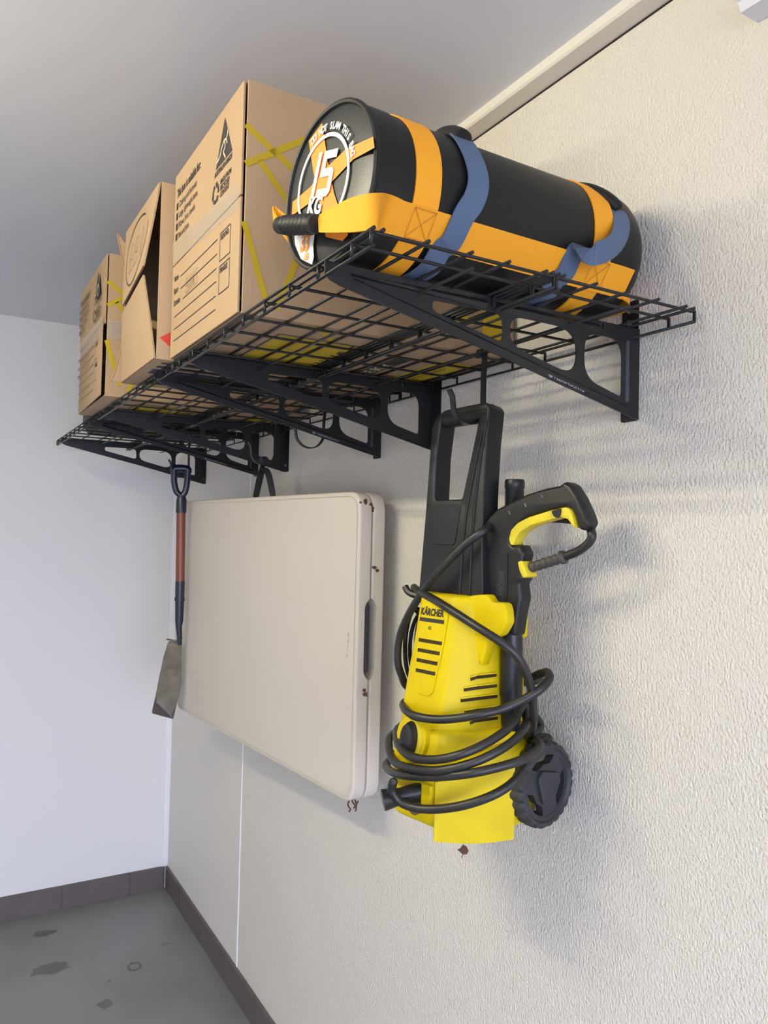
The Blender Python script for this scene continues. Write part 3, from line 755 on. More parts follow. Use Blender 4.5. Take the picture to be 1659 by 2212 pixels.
# hand opening cut through the near edge where the halves meet
za, zb_ = 1.425, 1.648
cut = rounded([(-.019, za+.022), (0, za), (.019, za+.022), (.019, zb_-.022), (0, zb_), (-.019, zb_-.022)], .012, 4)
V, F = plate_data([cut], .12, 0)
cutter = meshobj('cutter', place(V, NEARF+tn*TH, tn, Z, tt), F, DARKP)
for h in (h1, h2):
    md = h.modifiers.new('opening', 'BOOLEAN'); md.object = cutter; md.operation = 'DIFFERENCE'; md.solver = 'EXACT'
dg = bpy.context.evaluated_depsgraph_get()
offt = tb.location
cutter.parent = None
for h in (h1, h2):
    # cutter lives in world space, the halves in their own frame
    pass
bpy.context.view_layer.update()
for h in (h1, h2):
    dg = bpy.context.evaluated_depsgraph_get(); ev = h.evaluated_get(dg); me = bpy.data.meshes.new_from_object(ev)
    h.modifiers.clear(); h.data = me
    for p in me.polygons: p.use_smooth = True
    try: me.set_sharp_from_angle(angle=math.radians(40))
    except Exception: pass
bpy.data.objects.remove(cutter)
# raised rim line on the face and the dark carry bar inside the opening
plate('carry_bar', [rounded([(-.0135, za+.02), (.0135, za+.02), (.0135, zb_-.02), (-.0135, zb_-.02)], .01, 4)], .02, NEARF+tn*TH+tt*.036, tn, Z, tt, DARKP, tb)
rim_ = rounded([(.012, ZT0+.012), (TL-.012, ZT0+.012), (TL-.012, ZT1-.012), (.012, ZT1-.012)], [.048, .02, .02, .048], 8)
rp = [NEARF+tt*p[0]+Z*p[1]-tn*.0002 for p in rim_]
tube('rim_line', rp, .0011, TABLE, tb, n=6, closed=True)
# moulded lettering-like mark, debris caught along the seam
for px, py, s in ((786, 1083, .010), (797, 1090, .009), (803, 1100, .008), (775, 1085, .004), (806, 1225, .006), (812, 1232, .005), (786, 1500, .008), (783, 1490, .006)):
    p = bpl(px, py, NEARF+tt*(.004 if py > 1110 else .012), tt); b = []
    for k in range(7):
        a = 2*PI*k/7; b.append(p+tn*(s*random.uniform(.4, 1)*math.cos(a))+Z*(s*random.uniform(.4, 1)*math.sin(a)))
    V = [v-tt*.010 for v in b]+[v+tt*.012 for v in b]; F = [tuple(range(7)), tuple(range(13, 6, -1))]+[(i, 7+i, 7+(i+1) % 7, (i+1) % 7) for i in range(7)]
    meshobj('dry_debris', V, F, DIRT, tb)
for px, py in ((768, 1722), (766, 1733), (755, 1741), (770, 1740)):
    p = bx(px, py, -.092)
    tube('dry_debris', cr([p+Vector((random.uniform(-.006, .006), random.uniform(-.006, .006), .012-.007*k)) for k in range(5)], 3), .0022, DIRT, tb, n=5)

for px, py in ((752, 1370), (751, 1385), (750, 1400), (749, 1415)):
    p = bpl(px, py, NEARF, tn); joined('moulded_mark', [pline([p-Z*.005, p+Z*.005], .004, -tn, .0008)], TABLEE, tb, fix=False)
# ------------------------------------------------------------------ hooks (flat bar S-hooks hanging from the deck wires)
def hook(label, x, y, ztop, zbot, reach, tip_h, wd=.013, group='storage hooks under the shelves', th=.0032, rod=None):
    t = thing('storage_hook', label, 'hook', (x, y, zbot), group)
    r = reach/2
    pts = [(x-.012, y, ztop-.010), (x-.012, y, ztop+.004), (x-.005, y, ztop+.0085), (x+.001, y, ztop+.004), (x+.002, y, ztop-.01), (x, y, ztop-.04), (x, y, zbot+r+.02)]
    for k in range(0, 9):
        a = PI*k/9*1.0; pts.append((x-r+r*math.cos(a), y, zbot+r-r*math.sin(a)))
    pts += [(x-2*r-.002, y, zbot+r+tip_h*.5), (x-2*r-.010, y, zbot+r+tip_h)]
    if rod:
        tube('hook_rod', cr(pts, 4), rod, STEEL, t, n=8)
    else:
        P_ = cr(pts, 4); V, F = sweep_data(P_, rect(wd, th), Y)
        # width lies along y
        V, F = sweep_data(P_, [(a, b) for a, b in rect(th, wd)], Y); meshobj('hook_bar', V, F, STEEL, t, smooth=True)
    return t
# pressure washer hook
yk = 1.216
hook('black flat-bar hook holding up the pressure washer handle', -.157, yk, ZS-.024, 2.030, .072, .026, wd=.0145)
yh2 = 2.02
x2 = by(700, 900, yh2).x; zb2 = by(672, 968, yh2).z
hook('empty black flat-bar hook hanging between the table and the pressure washer', x2, yh2, ZS-.024, zb2, .088, .03)
yh3 = 2.40
x3 = by(594, 950, yh3).x; zb3 = by(568, 1004, yh3).z
hook('black flat-bar hook holding the table straps', x3, yh3, ZS-.024, zb3, .082, .03)
ysh = 2.93
x4 = by(408, 985, ysh).x; zb4 = by(388, 1030, ysh).z
hook('black round-rod hook holding the shovel grip', x4, ysh, ZS-.024, zb4, .066, .03, rod=.0042)

# table straps
s_ = thing('carry_strap', 'black webbing strap looped from a hook down behind the folded table', 'strap', (x3-.041, yh3, ZT1))
hb = Vector((x3-.041, yh3, zb3+.006))
for e0, e1, w_ in (((562, 1030), (552, 1072), .022), ((580, 1025), (590, 1072), .020)):
    xb = NEARF.x+tt.x*((yh3-NEARF.y)/tt.y)+.045
    mid = bx(*e0, (hb.x+xb)/2); end = bx(*e1, xb); end.z = ZT1+.001
    pts = cr([hb+Vector((.008, 0, .004)), hb+Vector((0, 0, -.012)), mid, end], 7)
    n_ = len(pts); tw = [Vector((math.cos(2.2*i/n_+.5), -math.sin(2.2*i/n_+.5), 0)) for i in range(n_)]
    V, F = sweep_data(pts, rect(w_, .0028), tw); meshobj('strap_leg', V, F, STRAP, s_, smooth=True)
strip('strap_knot', cr([hb+Vector((-.014, 0, .012)), hb+Vector((-.004, -.004, .007)), hb+Vector((.008, 0, .010)), hb+Vector((.012, .004, -.004))], 5), .024, .005, Y, STRAP, s_)

# ------------------------------------------------------------------ shovel
sh = thing('trenching_shovel', 'narrow-bladed shovel with red-brown shaft and dark blue grip on a hook', 'shovel', (-.27, ysh, 1.1))
def sp(px, py): return by(px, py, ysh)
top = sp(391, 1014); neck = sp(392, 1078); sk0 = sp(391, 1108); wend = sp(389, 1262); soc = sp(387, 1340); stepp = sp(382, 1382)
# D grip: crossbar runs roughly towards the room's back corner so it shows narrow
gdir = Vector((-.62, .18, 0)).normalized()
hw = .024
bl, br = top+gdir*hw, top-gdir*hw
tube('grip_crossbar', cr([bl+Z*-.012, bl+Z*.001, top+Z*.004, br+Z*.001, br+Z*-.012], 6), .0145, SBLUE, sh, n=12)
for e in (bl, br):
    tube('grip_arm', cr([e+Z*-.004, e+Z*-.045, e.lerp(Vector((neck.x, neck.y, e.z)), .35)+Z*-.085, neck+Z*.008, neck+Z*-.02], 7), .0118, SBLUE, sh, n=10)
tube('grip_socket', [neck+Z*.012, neck+Z*-.005, sk0], .0195, SBLUE, sh, n=14, scale=[.75, 1, 1])
tube('shaft', [sk0+Z*.004, wend], .0168, WOOD, sh, n=14)
tube('blade_socket', [wend+Z*.012, wend+Z*-.02, soc, stepp+Vector((.006, 0, .05)), stepp+Vector((.012, 0, -.02))], .0178, SBLUE, sh, n=14, scale=[1.0, 1.0, .86, .68, .45])
tube('rivet_band', [wend+Z*-.050, wend+Z*-.062], .0195, SBLUE, sh, n=12)
ed = Vector((-.8, .6, 0)).normalized(); bn_ = Vector((ed.y, -ed.x, 0))
c_ = sp(391, 1390)
def bw(px, py):
    p = bpl(px, py, c_, bn_); return ((p-c_).dot(ed), p.z)
bo_ = [bw(362, 1386), bw(391, 1384), bw(391, 1400), bw(390, 1478), bw(372, 1555), bw(329, 1540), bw(337, 1500), bw(352, 1420)]
V, F = plate_data([rounded(bo_, .006, 3)], .003)
def curve_bl(v): return Vector((v[0], v[1], v[2]+.010*math.cos((v[0]-.03)*28)))
meshobj('blade', place([curve_bl(v) for v in V], Vector((c_.x, c_.y, 0)), ed, Z, bn_), F, BLADE, sh)
tipo = [bw(333.5, 1518), bw(338, 1506), bw(352, 1512), bw(362, 1500), bw(383, 1505), bw(371.5, 1553), bw(330, 1539)]
V, F = plate_data([tipo], .0042)
meshobj('blade_tip', place([curve_bl(v) for v in V], Vector((c_.x, c_.y, 0)), ed, Z, bn_), F, RUST, sh)
V, F = plate_data([[bw(344, 1462), bw(350, 1440), bw(347, 1478), bw(341, 1492)]], .0042)
meshobj('paint_patch', place([curve_bl(v) for v in V], Vector((c_.x, c_.y, 0)), ed, Z, bn_), F, SBLUE, sh)
tp_ = [bpl(360, 1381, c_, bn_), bpl(377, 1385, c_, bn_), bpl(392, 1378, c_, bn_)]
strip('foot_tread', [p+bn_*.004 for p in tp_], .018, .0035, Z, BLADE, sh)

# ------------------------------------------------------------------ pressure washer
ang = math.radians(11)
KU = Vector((math.sin(ang), -math.cos(ang), 0)); KV = Vector((-math.cos(ang), -math.sin(ang), 0)); KO = Vector((-.186, 1.234, 0))
def kw(u, v, z): return KO + KU*u + KV*v + Z*z
def kl(px, py, v):          # pixel on the washer plane at forward offset v -> (u, z)
    p = bpl(px, py, KO+KV*v, KV); return ((p-KO).dot(KU), p.z)
def klu(px, py, u):
    p = bpl(px, py, KO+KU*u, KU); return ((p-KO).dot(KV), p.z)
kr = thing('pressure_washer', 'yellow and black pressure washer wrapped in its hose, hanging from a hook', 'pressure washer', (KO.x, KO.y, 1.28))
def kloft(name, secs, m, parent, bevel=.006, mirror=True, seg=2):
    V = []; F = []; k = None
    for z, half_ in secs:
        full = half_ + [(-u, v) for u, v in reversed(half_) if abs(u) > 1e-6]
        k = len(full); V += [kw(u, v, z) for u, v in full]
    for i in range(len(secs)-1):
        for j in range(k): F.append((i*k+j, i*k+(j+1) % k, (i+1)*k+(j+1) % k, (i+1)*k+j))
    F += [tuple(range(k-1, -1, -1)), tuple(range((len(secs)-1)*k, len(secs)*k))]
    return meshobj(name, V, F, m, parent, smooth=True, bevel=bevel, seg=seg)
def sec(wf_, vf, wm, vm, ws, vs, wb, vb): return [(wf_, vf), (wm, vm), (ws, vs), (wb, vb)]
body = kloft('housing', [
    (1.455, sec(.050, .108, .092, .055, .112, -.005, .100, -.085)),
    (1.50, sec(.050, .102, .088, .050, .106, -.005, .096, -.085)),
    (1.56, sec(.048, .091, .084, .043, .100, -.005, .090, -.085)),
    (1.62, sec(.046, .079, .080, .036, .095, -.005, .086, -.085)),
    (1.67, sec(.045, .070, .078, .032, .094, -.005, .085, -.085)),
    (1.700, sec(.044, .064, .075, .030, .090, -.005, .082, -.085)),
], KY, kr, bevel=.007)
base = kloft('base_shell', [
    (1.280, sec(.050, .100, .092, .045, .126, -.010, .115, -.080)),
    (1.288, sec(.055, .112, .098, .052, .132, -.005, .120, -.090)),
    (1.36, sec(.056, .120, .098, .056, .136, -.002, .122, -.092)),
    (1.415, sec(.054, .120, .096, .058, .138, -.002, .122, -.092)),
    (1.450, sec(.052, .112, .094, .055, .140, -.004, .120, -.090)),
    (1.462, sec(.050, .104, .088, .050, .132, -.008, .112, -.085)),
], KY, kr, bevel=.005)
# lower front skirt panel, a separate moulding on the near flank
def flank_quad(z0_, z1_, a0, a1, off, secf):
    pass
# front badge panel
def front_v(z):   # v of the front face of the housing at height z
    tab = [(1.455, .108), (1.50, .102), (1.56, .091), (1.62, .079), (1.67, .070), (1.70, .064)]
    for (a, va), (b, vb) in zip(tab[:-1], tab[1:]):
        if a <= z <= b: return va+(vb-va)*(z-a)/(b-a)
    return .108 if z < 1.455 else .064
def fpt(u, z, off=.0): return kw(u, front_v(z)+off, z)
KE = KU; 
fn = (KV + Z*.19).normalized(); fu = fn.cross(KU)*-1
fu = KU.cross(fn)*1.0
if fu.z < 0: fu = -fu
pz0, pz1 = 1.515, 1.685
pan = [fpt(-.036, pz1, .0004), fpt(.036, pz1, .0004), fpt(.034, 1.60, .0004), fpt(.026, pz0+.008, .0004), fpt(.016, pz0, .0004), fpt(-.016, pz0, .0004), fpt(-.026, pz0+.008, .0004), fpt(-.034, 1.60, .0004)]
V = pan+[p+fn*.0022 for p in pan]; F = [tuple(range(8, 16))]+[(i, (i+1) % 8, 8+(i+1) % 8, 8+i) for i in range(8)]
meshobj('badge_panel', V, F, KY, kr)
text('lettering', 'KÄRCHER', .0185, fpt(-.0360, 1.660, .0035), KU, fu, INK, kr, bold=.0007, xs=.735)
flatpoly('badge_bar', [fpt(-.0365, 1.6475, .0034), fpt(.0285, 1.6475, .0034), fpt(.0285, 1.6545, .0034), fpt(-.0365, 1.6545, .0034)], fn, 0, INK, kr)
text('lettering', 'K2', .0085, fpt(-.010, 1.634, .0034), KU, fu, INK, kr, bold=.0002, xs=.8)
for i in range(4):
    zz = 1.612-.0185*i; hw_ = .031-.0018*i
    V, F = obox(fpt(.0, zz, .0012), KU, fn, fu, hw_, .0020, .0036); meshobj('vent_slot', V, F, VENT_SHADE, kr)
    V, F = obox(fpt(.0, zz+.0045, .0022), KU, fn, fu, hw_, .0016, .0012); meshobj('vent_lip', V, F, KY, kr)
# side vents on the near flank
fl0 = lambda z: kw(.048+.002, front_v(z)-.002, z)
def flank(z, s):  # point on near flank between front edge (s=0) and mid edge (s=1), (s=2) rear edge
    k = (1.70-z)/.245; wf_ = .044+.006*k; wm = .075+.017*k; vm = .030+.025*k; ws = .090+.022*k; vs = -.005
    if s <= 1: return kw(wf_+(wm-wf_)*s, front_v(z)+(vm-front_v(z))*s, z)
    return kw(wm+(ws-wm)*(s-1), vm+(vs-vm)*(s-1), z)
for i, zz in enumerate((1.555, 1.536, 1.517, 1.496, 1.478)):
    s0 = (.80, .62, .55, .68, .85)[i]
    for a, b in ((s0, 1.0), (1.0, 1.75)):
        pa, pb = flank(zz-.004*(b == 1.0 and 1), a), flank(zz+.002*(b > 1), b); n_ = (pb-pa).cross(Z).normalized()
        if n_.dot(KU) < 0: n_ = -n_
        c = (pa+pb)/2; d = (pb-pa).normalized()
        V, F = obox(c+n_*.0006, d, n_, Z, (pb-pa).length/2, .0016, .0030); meshobj('vent_slot', V, F, VENT_SHADE, kr)
        V, F = obox(c+n_*.0010+Z*.0042, d, n_, Z, (pb-pa).length/2, .0018, .0012); meshobj('vent_lip', V, F, KY, kr)
# on/off knob with its collar
kc = kw(-.002, .110, 1.435); kn = (KV*.92+Z*.12+KU*.05).normalized(); ku_ = kn.cross(Z).normalized()*-1; kz = ku_.cross(kn)
if kz.z < 0: kz = -kz
ring = [kc+ku_*(.036*math.cos(a))+kz*(.042*math.sin(a)) for a in [2*PI*i/28 for i in range(28)]]
V, F = sweep_data([kc-kn*.03, kc+kn*.008, kc+kn*.016, kc+kn*.017], [(.036*math.cos(2*PI*i/28), .042*math.sin(2*PI*i/28)) for i in range(28)], Z, scale=[1.1, 1.05, 1.0, .86])
meshobj('knob_collar', V, F, KY, kr, smooth=True)
V, F = sweep_data([kc+kn*.0165, kc+kn*.0180], [(.0285*math.cos(2*PI*i/24), .034*math.sin(2*PI*i/24)) for i in range(24)], Z)
meshobj('knob_recess', V, F, KYD, kr)
V2, F2 = sweep_data([kc+kn*.017, kc+kn*.024, kc+kn*.032, kc+kn*.035], [(.017*math.cos(2*PI*i/20), .031*math.sin(2*PI*i/20)) for i in range(20)], Z, scale=[1.05, 1, .85, .5])
meshobj('power_knob', V2, F2, KBD, kr, smooth=True)
# raised arch to the right of the knob
arch = [kl(*q_, .112) for q_ in ((905, 1590), (935, 1585), (950, 1605), (955, 1640), (958, 1665))]
tube('moulded_arch', cr([kw(u, .104-.75*max(0, u-.045), z) for u, z in arch], 5), .0075, KY, kr, n=8)
V, F = obox(kw(.034, .112, 1.415), KU, KV, Z, .011, .006, .004); meshobj('vent_slot', V, F, VENT_SHADE, kr)
# water / hose connector sticking out low at the front
c1 = kw(.020, .112, 1.345); c2 = kw(-.020, .175, 1.330)
V, F = sweep_data([c1, c1.lerp(c2, .3), c1.lerp(c2, .55), c1.lerp(c2, .9), c2], circ(1, 16), Z, scale=[.0165, .0165, .0145, .0185, .0195]); meshobj('hose_connector', V, F, KB, kr, smooth=True)
V, F = obox(kw(.042, .116, 1.345), KU, KV, Z, .013, .012, .020); meshobj('connector_block', V, F, KY, kr, bevel=.003)
V, F = sweep_data([kw(.010, .110, 1.318), kw(.010, .128, 1.316)], circ(.015, 14), Z); meshobj('inlet_cap', V, F, mat('dirty_brown_cap', (110, 84, 40), .7), kr, smooth=True)
# skirt panel proud on the near-front flank, and ledge above it
def bflank(z, s, off=0.0):
    a = (.056, .120); b = (.098, .056); c = (.137, -.002)
    p = (a[0]+(b[0]-a[0])*s, a[1]+(b[1]-a[1])*s) if s <= 1 else (b[0]+(c[0]-b[0])*(s-1), b[1]+(c[1]-b[1])*(s-1))
    n_ = Vector((.85, .53))
    return kw(p[0]+n_.x*off, p[1]+n_.y*off, z)
V = []; F = []; ss = [0, .5, 1, 1.5, 2.0]
for zz, dz in ((1.268, 0), (1.372, 0)):
    for o_ in (.0, .005):
        for k_, s2 in enumerate(ss): V.append(bflank(zz + (-.006*math.sin(PI*k_/4) if zz < 1.3 else .030*k_/4), s2, o_))
for k_ in range(4):
    F += [(5+k_, 6+k_, 16+k_, 15+k_), (k_, 10+k_, 11+k_, 1+k_), (k_, 1+k_, 6+k_, 5+k_), (10+k_, 15+k_, 16+k_, 11+k_)]
F += [(0, 5, 15, 10), (4, 14, 19, 9)]
meshobj('skirt_panel', V, F, KY, kr, smooth=True)
tube('base_ledge', cr([bflank(1.395+.012*k_, .15+.45*k_, .004) for k_ in range(5)], 4), .0045, KY, kr, n=8)
# ear that carries the gun, on the near flank
ear = rounded([kl(*q_, .03) for q_ in ((1000, 1290), (1040, 1284), (1062, 1284), (1070, 1300), (1098, 1302), (1103, 1318), (1105, 1345), (1090, 1372), (1062, 1382), (1060, 1400), (1048, 1440), (1040, 1420), (1030, 1350))], .006, 3)
plate('gun_holder', [ear], .022, kw(0, .030, 0), KU, Z, KV, KY, kr, bevel=.004)
# upright handle moulding
tl = Vector((0, -.10, 1)).normalized()
def hv(z): return .026-.085*(z-1.70)
def hpt(px, py):
    p = bpl(px, py, kw(0, .026, 1.70), (KV+Z*.085).normalized()); return ((p-KO).dot(KU), p.z)
ho = [hpt(903, 1300), hpt(905, 1262), hpt(918, 1110), hpt(932, 925), hpt(940, 903), hpt(958, 886), hpt(1050, 868), hpt(1058, 880), hpt(1050, 960), hpt(1044, 1060), hpt(1041, 1160), hpt(1042, 1300)]
hh = rounded([hpt(953, 900), hpt(1036, 893), hpt(1016, 990), hpt(997, 1078), hpt(938, 1080), hpt(942, 985)], [.010, .008, 0, .006, .008, 0], 4)
hn = (KV+Z*.085).normalized(); hz = KU.cross(hn)
if hz.z < 0: hz = -hz
ORG = kw(0, .026, 1.70)
cv = lambda l: [(u, (z-1.70)*1.0036) for u, z in l]
V, F = plate_data([cv(rounded(ho, [.002, 0, 0, .012, .01, .012, .006, .004, 0, 0, 0, 0], 3)), cv(hh)], .046, .004, 2)
meshobj('handle_frame', place(V, ORG-hn*.023, KU, hz, hn), F, KB, kr, smooth=True)
pnl = rounded([hpt(937, 1092), hpt(996, 1090), hpt(984, 1172), hpt(980, 1178), hpt(938, 1176)], .004, 2)
V, F = plate_data([cv(pnl)], .003, .001); meshobj('recess_panel', place(V, ORG+hn*.0006, KU, hz, hn), F, KBD, kr)
for pts_ in ([(1042, 930), (1022, 1030), (1005, 1130), (992, 1298)], [(1052, 905), (1036, 1010), (1022, 1140), (1014, 1298)]):
    l = [hpt(*q_) for q_ in pts_]; tube('moulded_ridge', cr([ORG+KU*u+hz*(z-1.70)+hn*.0005 for u, z in l], 5), .0028, KB, kr, n=6)
b0 = hpt(950, 897); b1_ = hpt(1056, 880)
gb = [ORG+KU*(b0[0]+.006)+hz*(b0[1]-1.70-.006)-hn*.016, ORG+KU*(b1_[0]-.004)+hz*(b1_[1]-1.70-.006)-hn*.016]
tube('grip_bar', gb, .0175, KB, kr, n=16)
# ---- spray gun
GV = -.012
def gl(l): return [kl(*q_, GV) for q_ in l]
gun_o = gl([(1066, 1118), (1085, 1100), (1113, 1086), (1150, 1068), (1190, 1056), (1220, 1050), (1232, 1041), (1245, 1048), (1262, 1075), (1278, 1110), (1284, 1130), (1275, 1147), (1262, 1144), (1254, 1116), (1246, 1100), (1236, 1096), (1200, 1103), (1150, 1119), (1128, 1136), (1116, 1158), (1114, 1172), (1122, 1180), (1135, 1177), (1144, 1195), (1139, 1215), (1142, 1250), (1134, 1262), (1138, 1290), (1131, 1325), (1124, 1372), (1085, 1372), (1078, 1312), (1063, 1292), (1050, 1250), (1045, 1200), (1050, 1150)])
gun = plate('spray_gun', [rounded(gun_o, .004, 3)], .036, kw(0, GV, 0), KU, Z, KV, KB, kr, bevel=.008, res=3)
trg = gl([(1113, 1165), (1118, 1145), (1132, 1130), (1155, 1118), (1200, 1104), (1236, 1096), (1246, 1102), (1252, 1118), (1257, 1142), (1250, 1136), (1240, 1122), (1222, 1118), (1160, 1136), (1138, 1150), (1128, 1165), (1124, 1178), (1117, 1178)])
plate('trigger', [rounded(trg, .003, 2)], .028, kw(0, GV+.006, 0), KU, Z, KV, KYD, gun, bevel=.003)
plate('trigger_lock', [rounded(gl([(1208, 1105), (1228, 1099), (1227, 1113), (1222, 1121), (1213, 1116)]), .003, 2)], .004, kw(0, GV+.0215, 0), KU, Z, KV, KBD, gun)
for a, b in (((1113, 1105), (1116, 1112)), ((1147, 1088), (1150, 1096)), ((1183, 1071), (1187, 1076))):
    l = gl([a, b]); tube('seam_mark', [kw(l[0][0], GV+.0185, l[0][1]), kw(l[1][0], GV+.0185, l[1][1])], .0012, mat('worn_grey', (120, 112, 104), .7), gun, n=6)
lu, lz = kl(1108, 1318, GV); 
plate('name_plate', [rrect(-.013, -.045, .013, .052, .003)], .002, kw(lu-.012, GV+.0186, lz+.055), KU, Z, KV, KBD, gun)
text('lettering', 'KÄRCHER', .017, kw(lu-.007, GV+.0200, lz+.016), Z, -KU, mat('embossed_grey', (70, 70, 72), .4), gun, xs=.75)
c = kl(1057, 1223, GV); V, F = sweep_data([kw(c[0], GV+.0175, c[1]), kw(c[0], GV+.0188, c[1])], circ(.0035, 10), Z); meshobj('pivot_pin', V, F, GRIPB, gun)
yr = gl([(1130, 1213), (1140, 1211), (1148, 1228), (1153, 1245), (1143, 1249), (1136, 1235)])
plate('yellow_collar', [rounded(yr, .003, 2)], .030, kw(0, GV+.003, 0), KU, Z, KV, KYD, gun, bevel=.002)
a = kl(1147, 1226, GV); b = kl(1222, 1202, GV)
pa, pb = kw(a[0], GV, a[1]), kw(b[0], GV, b[1])
V, F = sweep_data([pa.lerp(pb, k/24) for k in range(25)], circ(1, 14), Z, scale=[.0088+(.0012 if k % 4 in (1, 2) and k < 20 else 0)+(.0035 if k in (21, 22, 23) else 0) for k in range(25)])
meshobj('hose_sleeve', V, F, mat('grey_black_rubber', (66, 62, 58), .6), gun, smooth=True)
# barrel in its holder, and the spare lance behind
l0 = kl(1106, 1368, GV); l1 = kl(1104, 1500, GV); l2 = kl(1103, 1578, GV)
tube('gun_barrel', [kw(l0[0], GV, l0[1]+.03), kw(l0[0], GV, l0[1]-.01), kw(l1[0], GV, l1[1]), kw(l1[0], GV, l1[1]-.006), kw(l2[0], GV, l2[1]+.012), kw(l2[0], GV, l2[1])], .0200, KBD, kr, n=18, scale=[.8, 1, 1.05, .95, .9, .75])
LV = -.058
l0 = kl(1112, 1036, LV); 
tube('spare_lance', [kw(l0[0], LV, l0[1]), kw(l0[0], LV, l0[1]-.004), kw(l0[0], LV, l0[1]-.016), kw(l0[0], LV, l0[1]-.018), kw(l0[0], LV, 1.52), kw(l0[0]-.004, LV, 1.46)], .0195, KBD, kr, n=18, scale=[.9, 1, 1, .94, .97, .8])
box_v, box_f = obox(kw(.116, -.040, 1.660), KU, KV, Z, .005, .016, .036); meshobj('lance_holder', box_v, box_f, KY, kr, bevel=.004)
# wheels
def wheel(u0, u1, parent):
    c = kw((u0+u1)/2-.010*(1 if u1 > u0 else -1), -.070, 1.356); R_ = .079; out = 1 if u1 > u0 else -1
    n = 72; prof = []
    ct = KU*out
    V = []; F = []
    rows = [(-.018, .0575), (-.018, .074), (-.010, .079), (.010, .079), (.017, .075), (.018, .068), (.013, .064), (.013, .058)]
    k = len(rows)
    for i in range(n):
        a = 2*PI*i/n; d = KV*math.cos(a)+Z*math.sin(a); tr = (.0 if (i % 3) else -.0035)
        for j, (uu, r) in enumerate(rows): V.append(c+ct*uu+d*(r+(tr if r > .0735 else 0)))
    for i in range(n):
        for j in range(k-1): F.append((i*k+j, i*k+j+1, ((i+1) % n)*k+j+1, ((i+1) % n)*k+j))
        F.append((i*k+k-1, i*k, ((i+1) % n)*k, ((i+1) % n)*k+k-1))
    wo = meshobj('wheel', V, F, KBB, parent)
    # hub with three wide spokes and three openings
    outer = [(.0605*math.cos(2*PI*i/48), .0605*math.sin(2*PI*i/48)) for i in range(48)]
    holes = []
    for h in range(3):
        a0 = math.radians(38+120*h)
        arc = [(.0555*math.cos(a0+t_*1.3), .0555*math.sin(a0+t_*1.3)) for t_ in [q/8 for q in range(9)]]
        inn = [(.040*math.cos(a0+t_), .040*math.sin(a0+t_)) for t_ in (1.15, .65, .15)]
        holes.append(arc+inn)
    V, F = plate_data([outer]+holes, .016, .0); meshobj('wheel_hub', place(V, c+ct*.004, KV, Z, ct), F, KBB, wo)
    tri = [(.036*math.cos(math.radians(90+72+120*h+k_)), .036*math.sin(math.radians(90+72+120*h+k_))) for h in range(3) for k_ in (-14, 14)]
    V, F = plate_data([rounded(tri, .006, 3)], .012, .003, 2); meshobj('wheel_cap', place(V, c+ct*.014, KV, Z, ct), F, KBB, wo, smooth=True)
    return wo
wheel(.137, .175, kr); wheel(-.137, -.175, kr)
tube('axle', [kw(-.15, -.070, 1.356), kw(.15, -.070, 1.356)], .008, KBD, kr)
V, F = obox(kw(0, -.072, 1.345), KU, KV, Z, .112, .030, .060); meshobj('axle_housing', V, F, KY, kr, bevel=.006)
# ---- hose: one continuous run; (px, py, forward offset)
hp = [(1150, 1227, GV)]
H = []
def hq(px, py, v): u, z = kl(px, py, v); H.append(kw(u, v, z))
def hl(u, v, z): H.append(kw(u, v, z))
# from the sleeve, small loop up behind the grip, then round the front
hq(1221, 1202, GV); hq(1250, 1190, GV); hq(1274, 1170, GV); hq(1278, 1150, GV-.002); hq(1262, 1128, GV-.035)
hq(1200, 1120, -.048); hq(1120, 1120, -.050)
hq(1086, 1127, -.044); hq(1060, 1137, .004); hq(1040, 1150, .032); hq(1000, 1180, .046); hq(945, 1238, .060); hq(900, 1298, .055); hq(868, 1360, .045); hq(859, 1415, .040); hq(866, 1455, .030); hq(890, 1490, .0)
hl(-.120, -.105, 1.47); hl(-.02, -.125, 1.50); hl(.10, -.115, 1.535)
hq(1150, 1464, -.060); hq(1180, 1452, -.045); hq(1186, 1467, -.020); hq(1160, 1494, .010); hq(1100, 1526, .045); hq(1040, 1543, .085); hq(960, 1554, .118); hq(905, 1549, .136); hq(880, 1537, .128); hq(871, 1522, .095); hq(880, 1512, .045)
hl(-.135, -.03, 1.50); hl(-.128, -.085, 1.60); hq(898, 1276, -.010)
hq(906, 1278, .050); hq(941, 1297, .076); hq(970, 1315, .084); hq(1032, 1355, .084); hq(1086, 1390, .066); hq(1122, 1424, .045); hq(1145, 1478, .020); hq(1152, 1525, .0); hq(1151, 1570, -.020); hq(1140, 1592, -.045)
hl(.10, -.118, 1.45); hl(-.05, -.128, 1.43); hl(-.150, -.06, 1.43)
hq(864, 1570, .050); hq(857, 1592, .110); hq(865, 1615, .145); hq(890, 1635, .160); hq(940, 1641, .160); hq(1000, 1628, .140); hq(1060, 1600, .095); hq(1105, 1566, .045); hq(1125, 1530, -.010)
hl(.085, -.112, 1.49); hl(-.02, -.130, 1.45); hl(-.155, -.06, 1.42)
hq(850, 1585, .045); hq(840, 1612, .095); hq(852, 1645, .140); hq(890, 1660, .160); hq(950, 1664, .158); hq(1020, 1648, .130); hq(1080, 1620, .090); hq(1120, 1590, .045); hq(1138, 1560, .0); hq(1134, 1530, -.045)
hl(.10, -.122, 1.44); hl(-.03, -.132, 1.39); hl(-.160, -.06, 1.385)
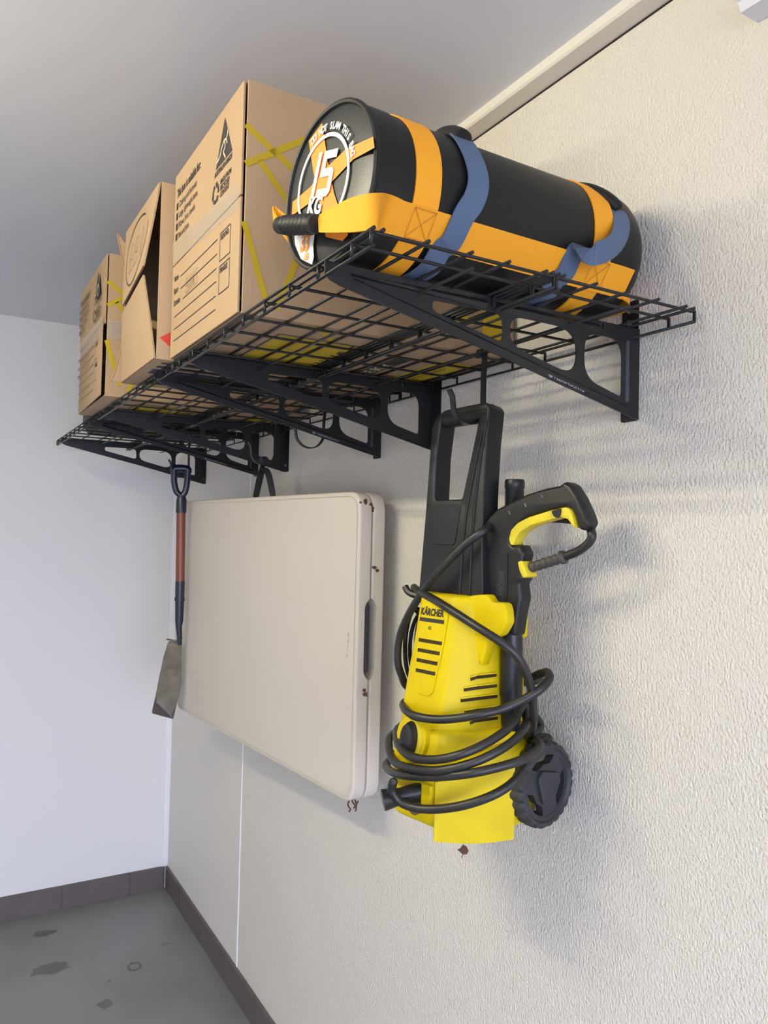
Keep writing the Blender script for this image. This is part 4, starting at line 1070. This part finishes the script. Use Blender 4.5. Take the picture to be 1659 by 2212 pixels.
hq(842, 1642, .050); hq(836, 1658, .095); hq(862, 1673, .145); hq(930, 1678, .155); hq(1000, 1673, .142); hq(1070, 1659, .105); hq(1130, 1640, .060); hq(1165, 1615, .015); hq(1160, 1600, -.030); hq(1142, 1594, -.060)
hl(.13, -.112, 1.43); hl(.145, -.06, 1.43)
hq(1140, 1622, .005); hq(1133, 1655, .030); hq(1108, 1690, .062); hq(1060, 1720, .098); hq(990, 1742, .128); hq(920, 1748, .148); hq(870, 1736, .165); hq(847, 1708, .178); hq(850, 1688, .180)
H.append(c2.lerp(c1, .15))
tube('high_pressure_hose', cr(H, 7), .0078, HOSE, kr, n=10)
# power cord coiled at the far side
for k in range(5):
    cc = kw(-.128-.006*(k % 2), .005-.012*k, 1.585-.004*k); ax = (KU*.9+KV*.25).normalized(); e1 = ax.cross(Z).normalized()
    tube('power_cord', [cc+e1*((.020+.004*(k % 3))*math.cos(q))+Z*((.072+.006*(k % 2))*math.sin(q)) for q in [2*PI*i/28 for i in range(28)]], .0042, GRIPB, kr, n=8, closed=True)
tube('cord_hook', cr([kw(-.085, .03, 1.688), kw(-.112, .035, 1.694), kw(-.124, .036, 1.706)], 4), .007, KB, kr, n=8)

# ------------------------------------------------------------------ dry leaf on a cobweb thread below the washer
L0 = bz(1001, 1797, 1.283)
lf = thing('dry_leaf', 'small dry brown leaf dangling on a cobweb thread below the washer', 'leaf', tuple(L0-Z*.05))
def lp(dx, dz): return L0+Vector((.45, -.89, 0))*dx-Z*dz
V, F = plate_data([[(0, 0), (.007, .002), (.0105, .009), (.006, .016), (-.001, .017), (-.005, .010), (-.011, .006)]], .0012)
meshobj('leaf_blade', place([Vector((v[0]*1.05, v[1], v[2]+5*v[0]*v[0])) for v in V], lp(0, .040), Vector((.45, -.89, 0)), Z, Vector((.89, .45, 0))), F, DIRT, lf)
tube('leaf_stalk', cr([lp(0, .040), lp(-.0015, .044), lp(-.002, .047)], 3), .0008, DIRT, lf, n=5)
tube('cobweb_thread', cr([lp(0, .024), lp(.0006, .012), lp(0, -.004)], 3), .0003, mat('cobweb', (120, 116, 110), .8), lf, n=5)
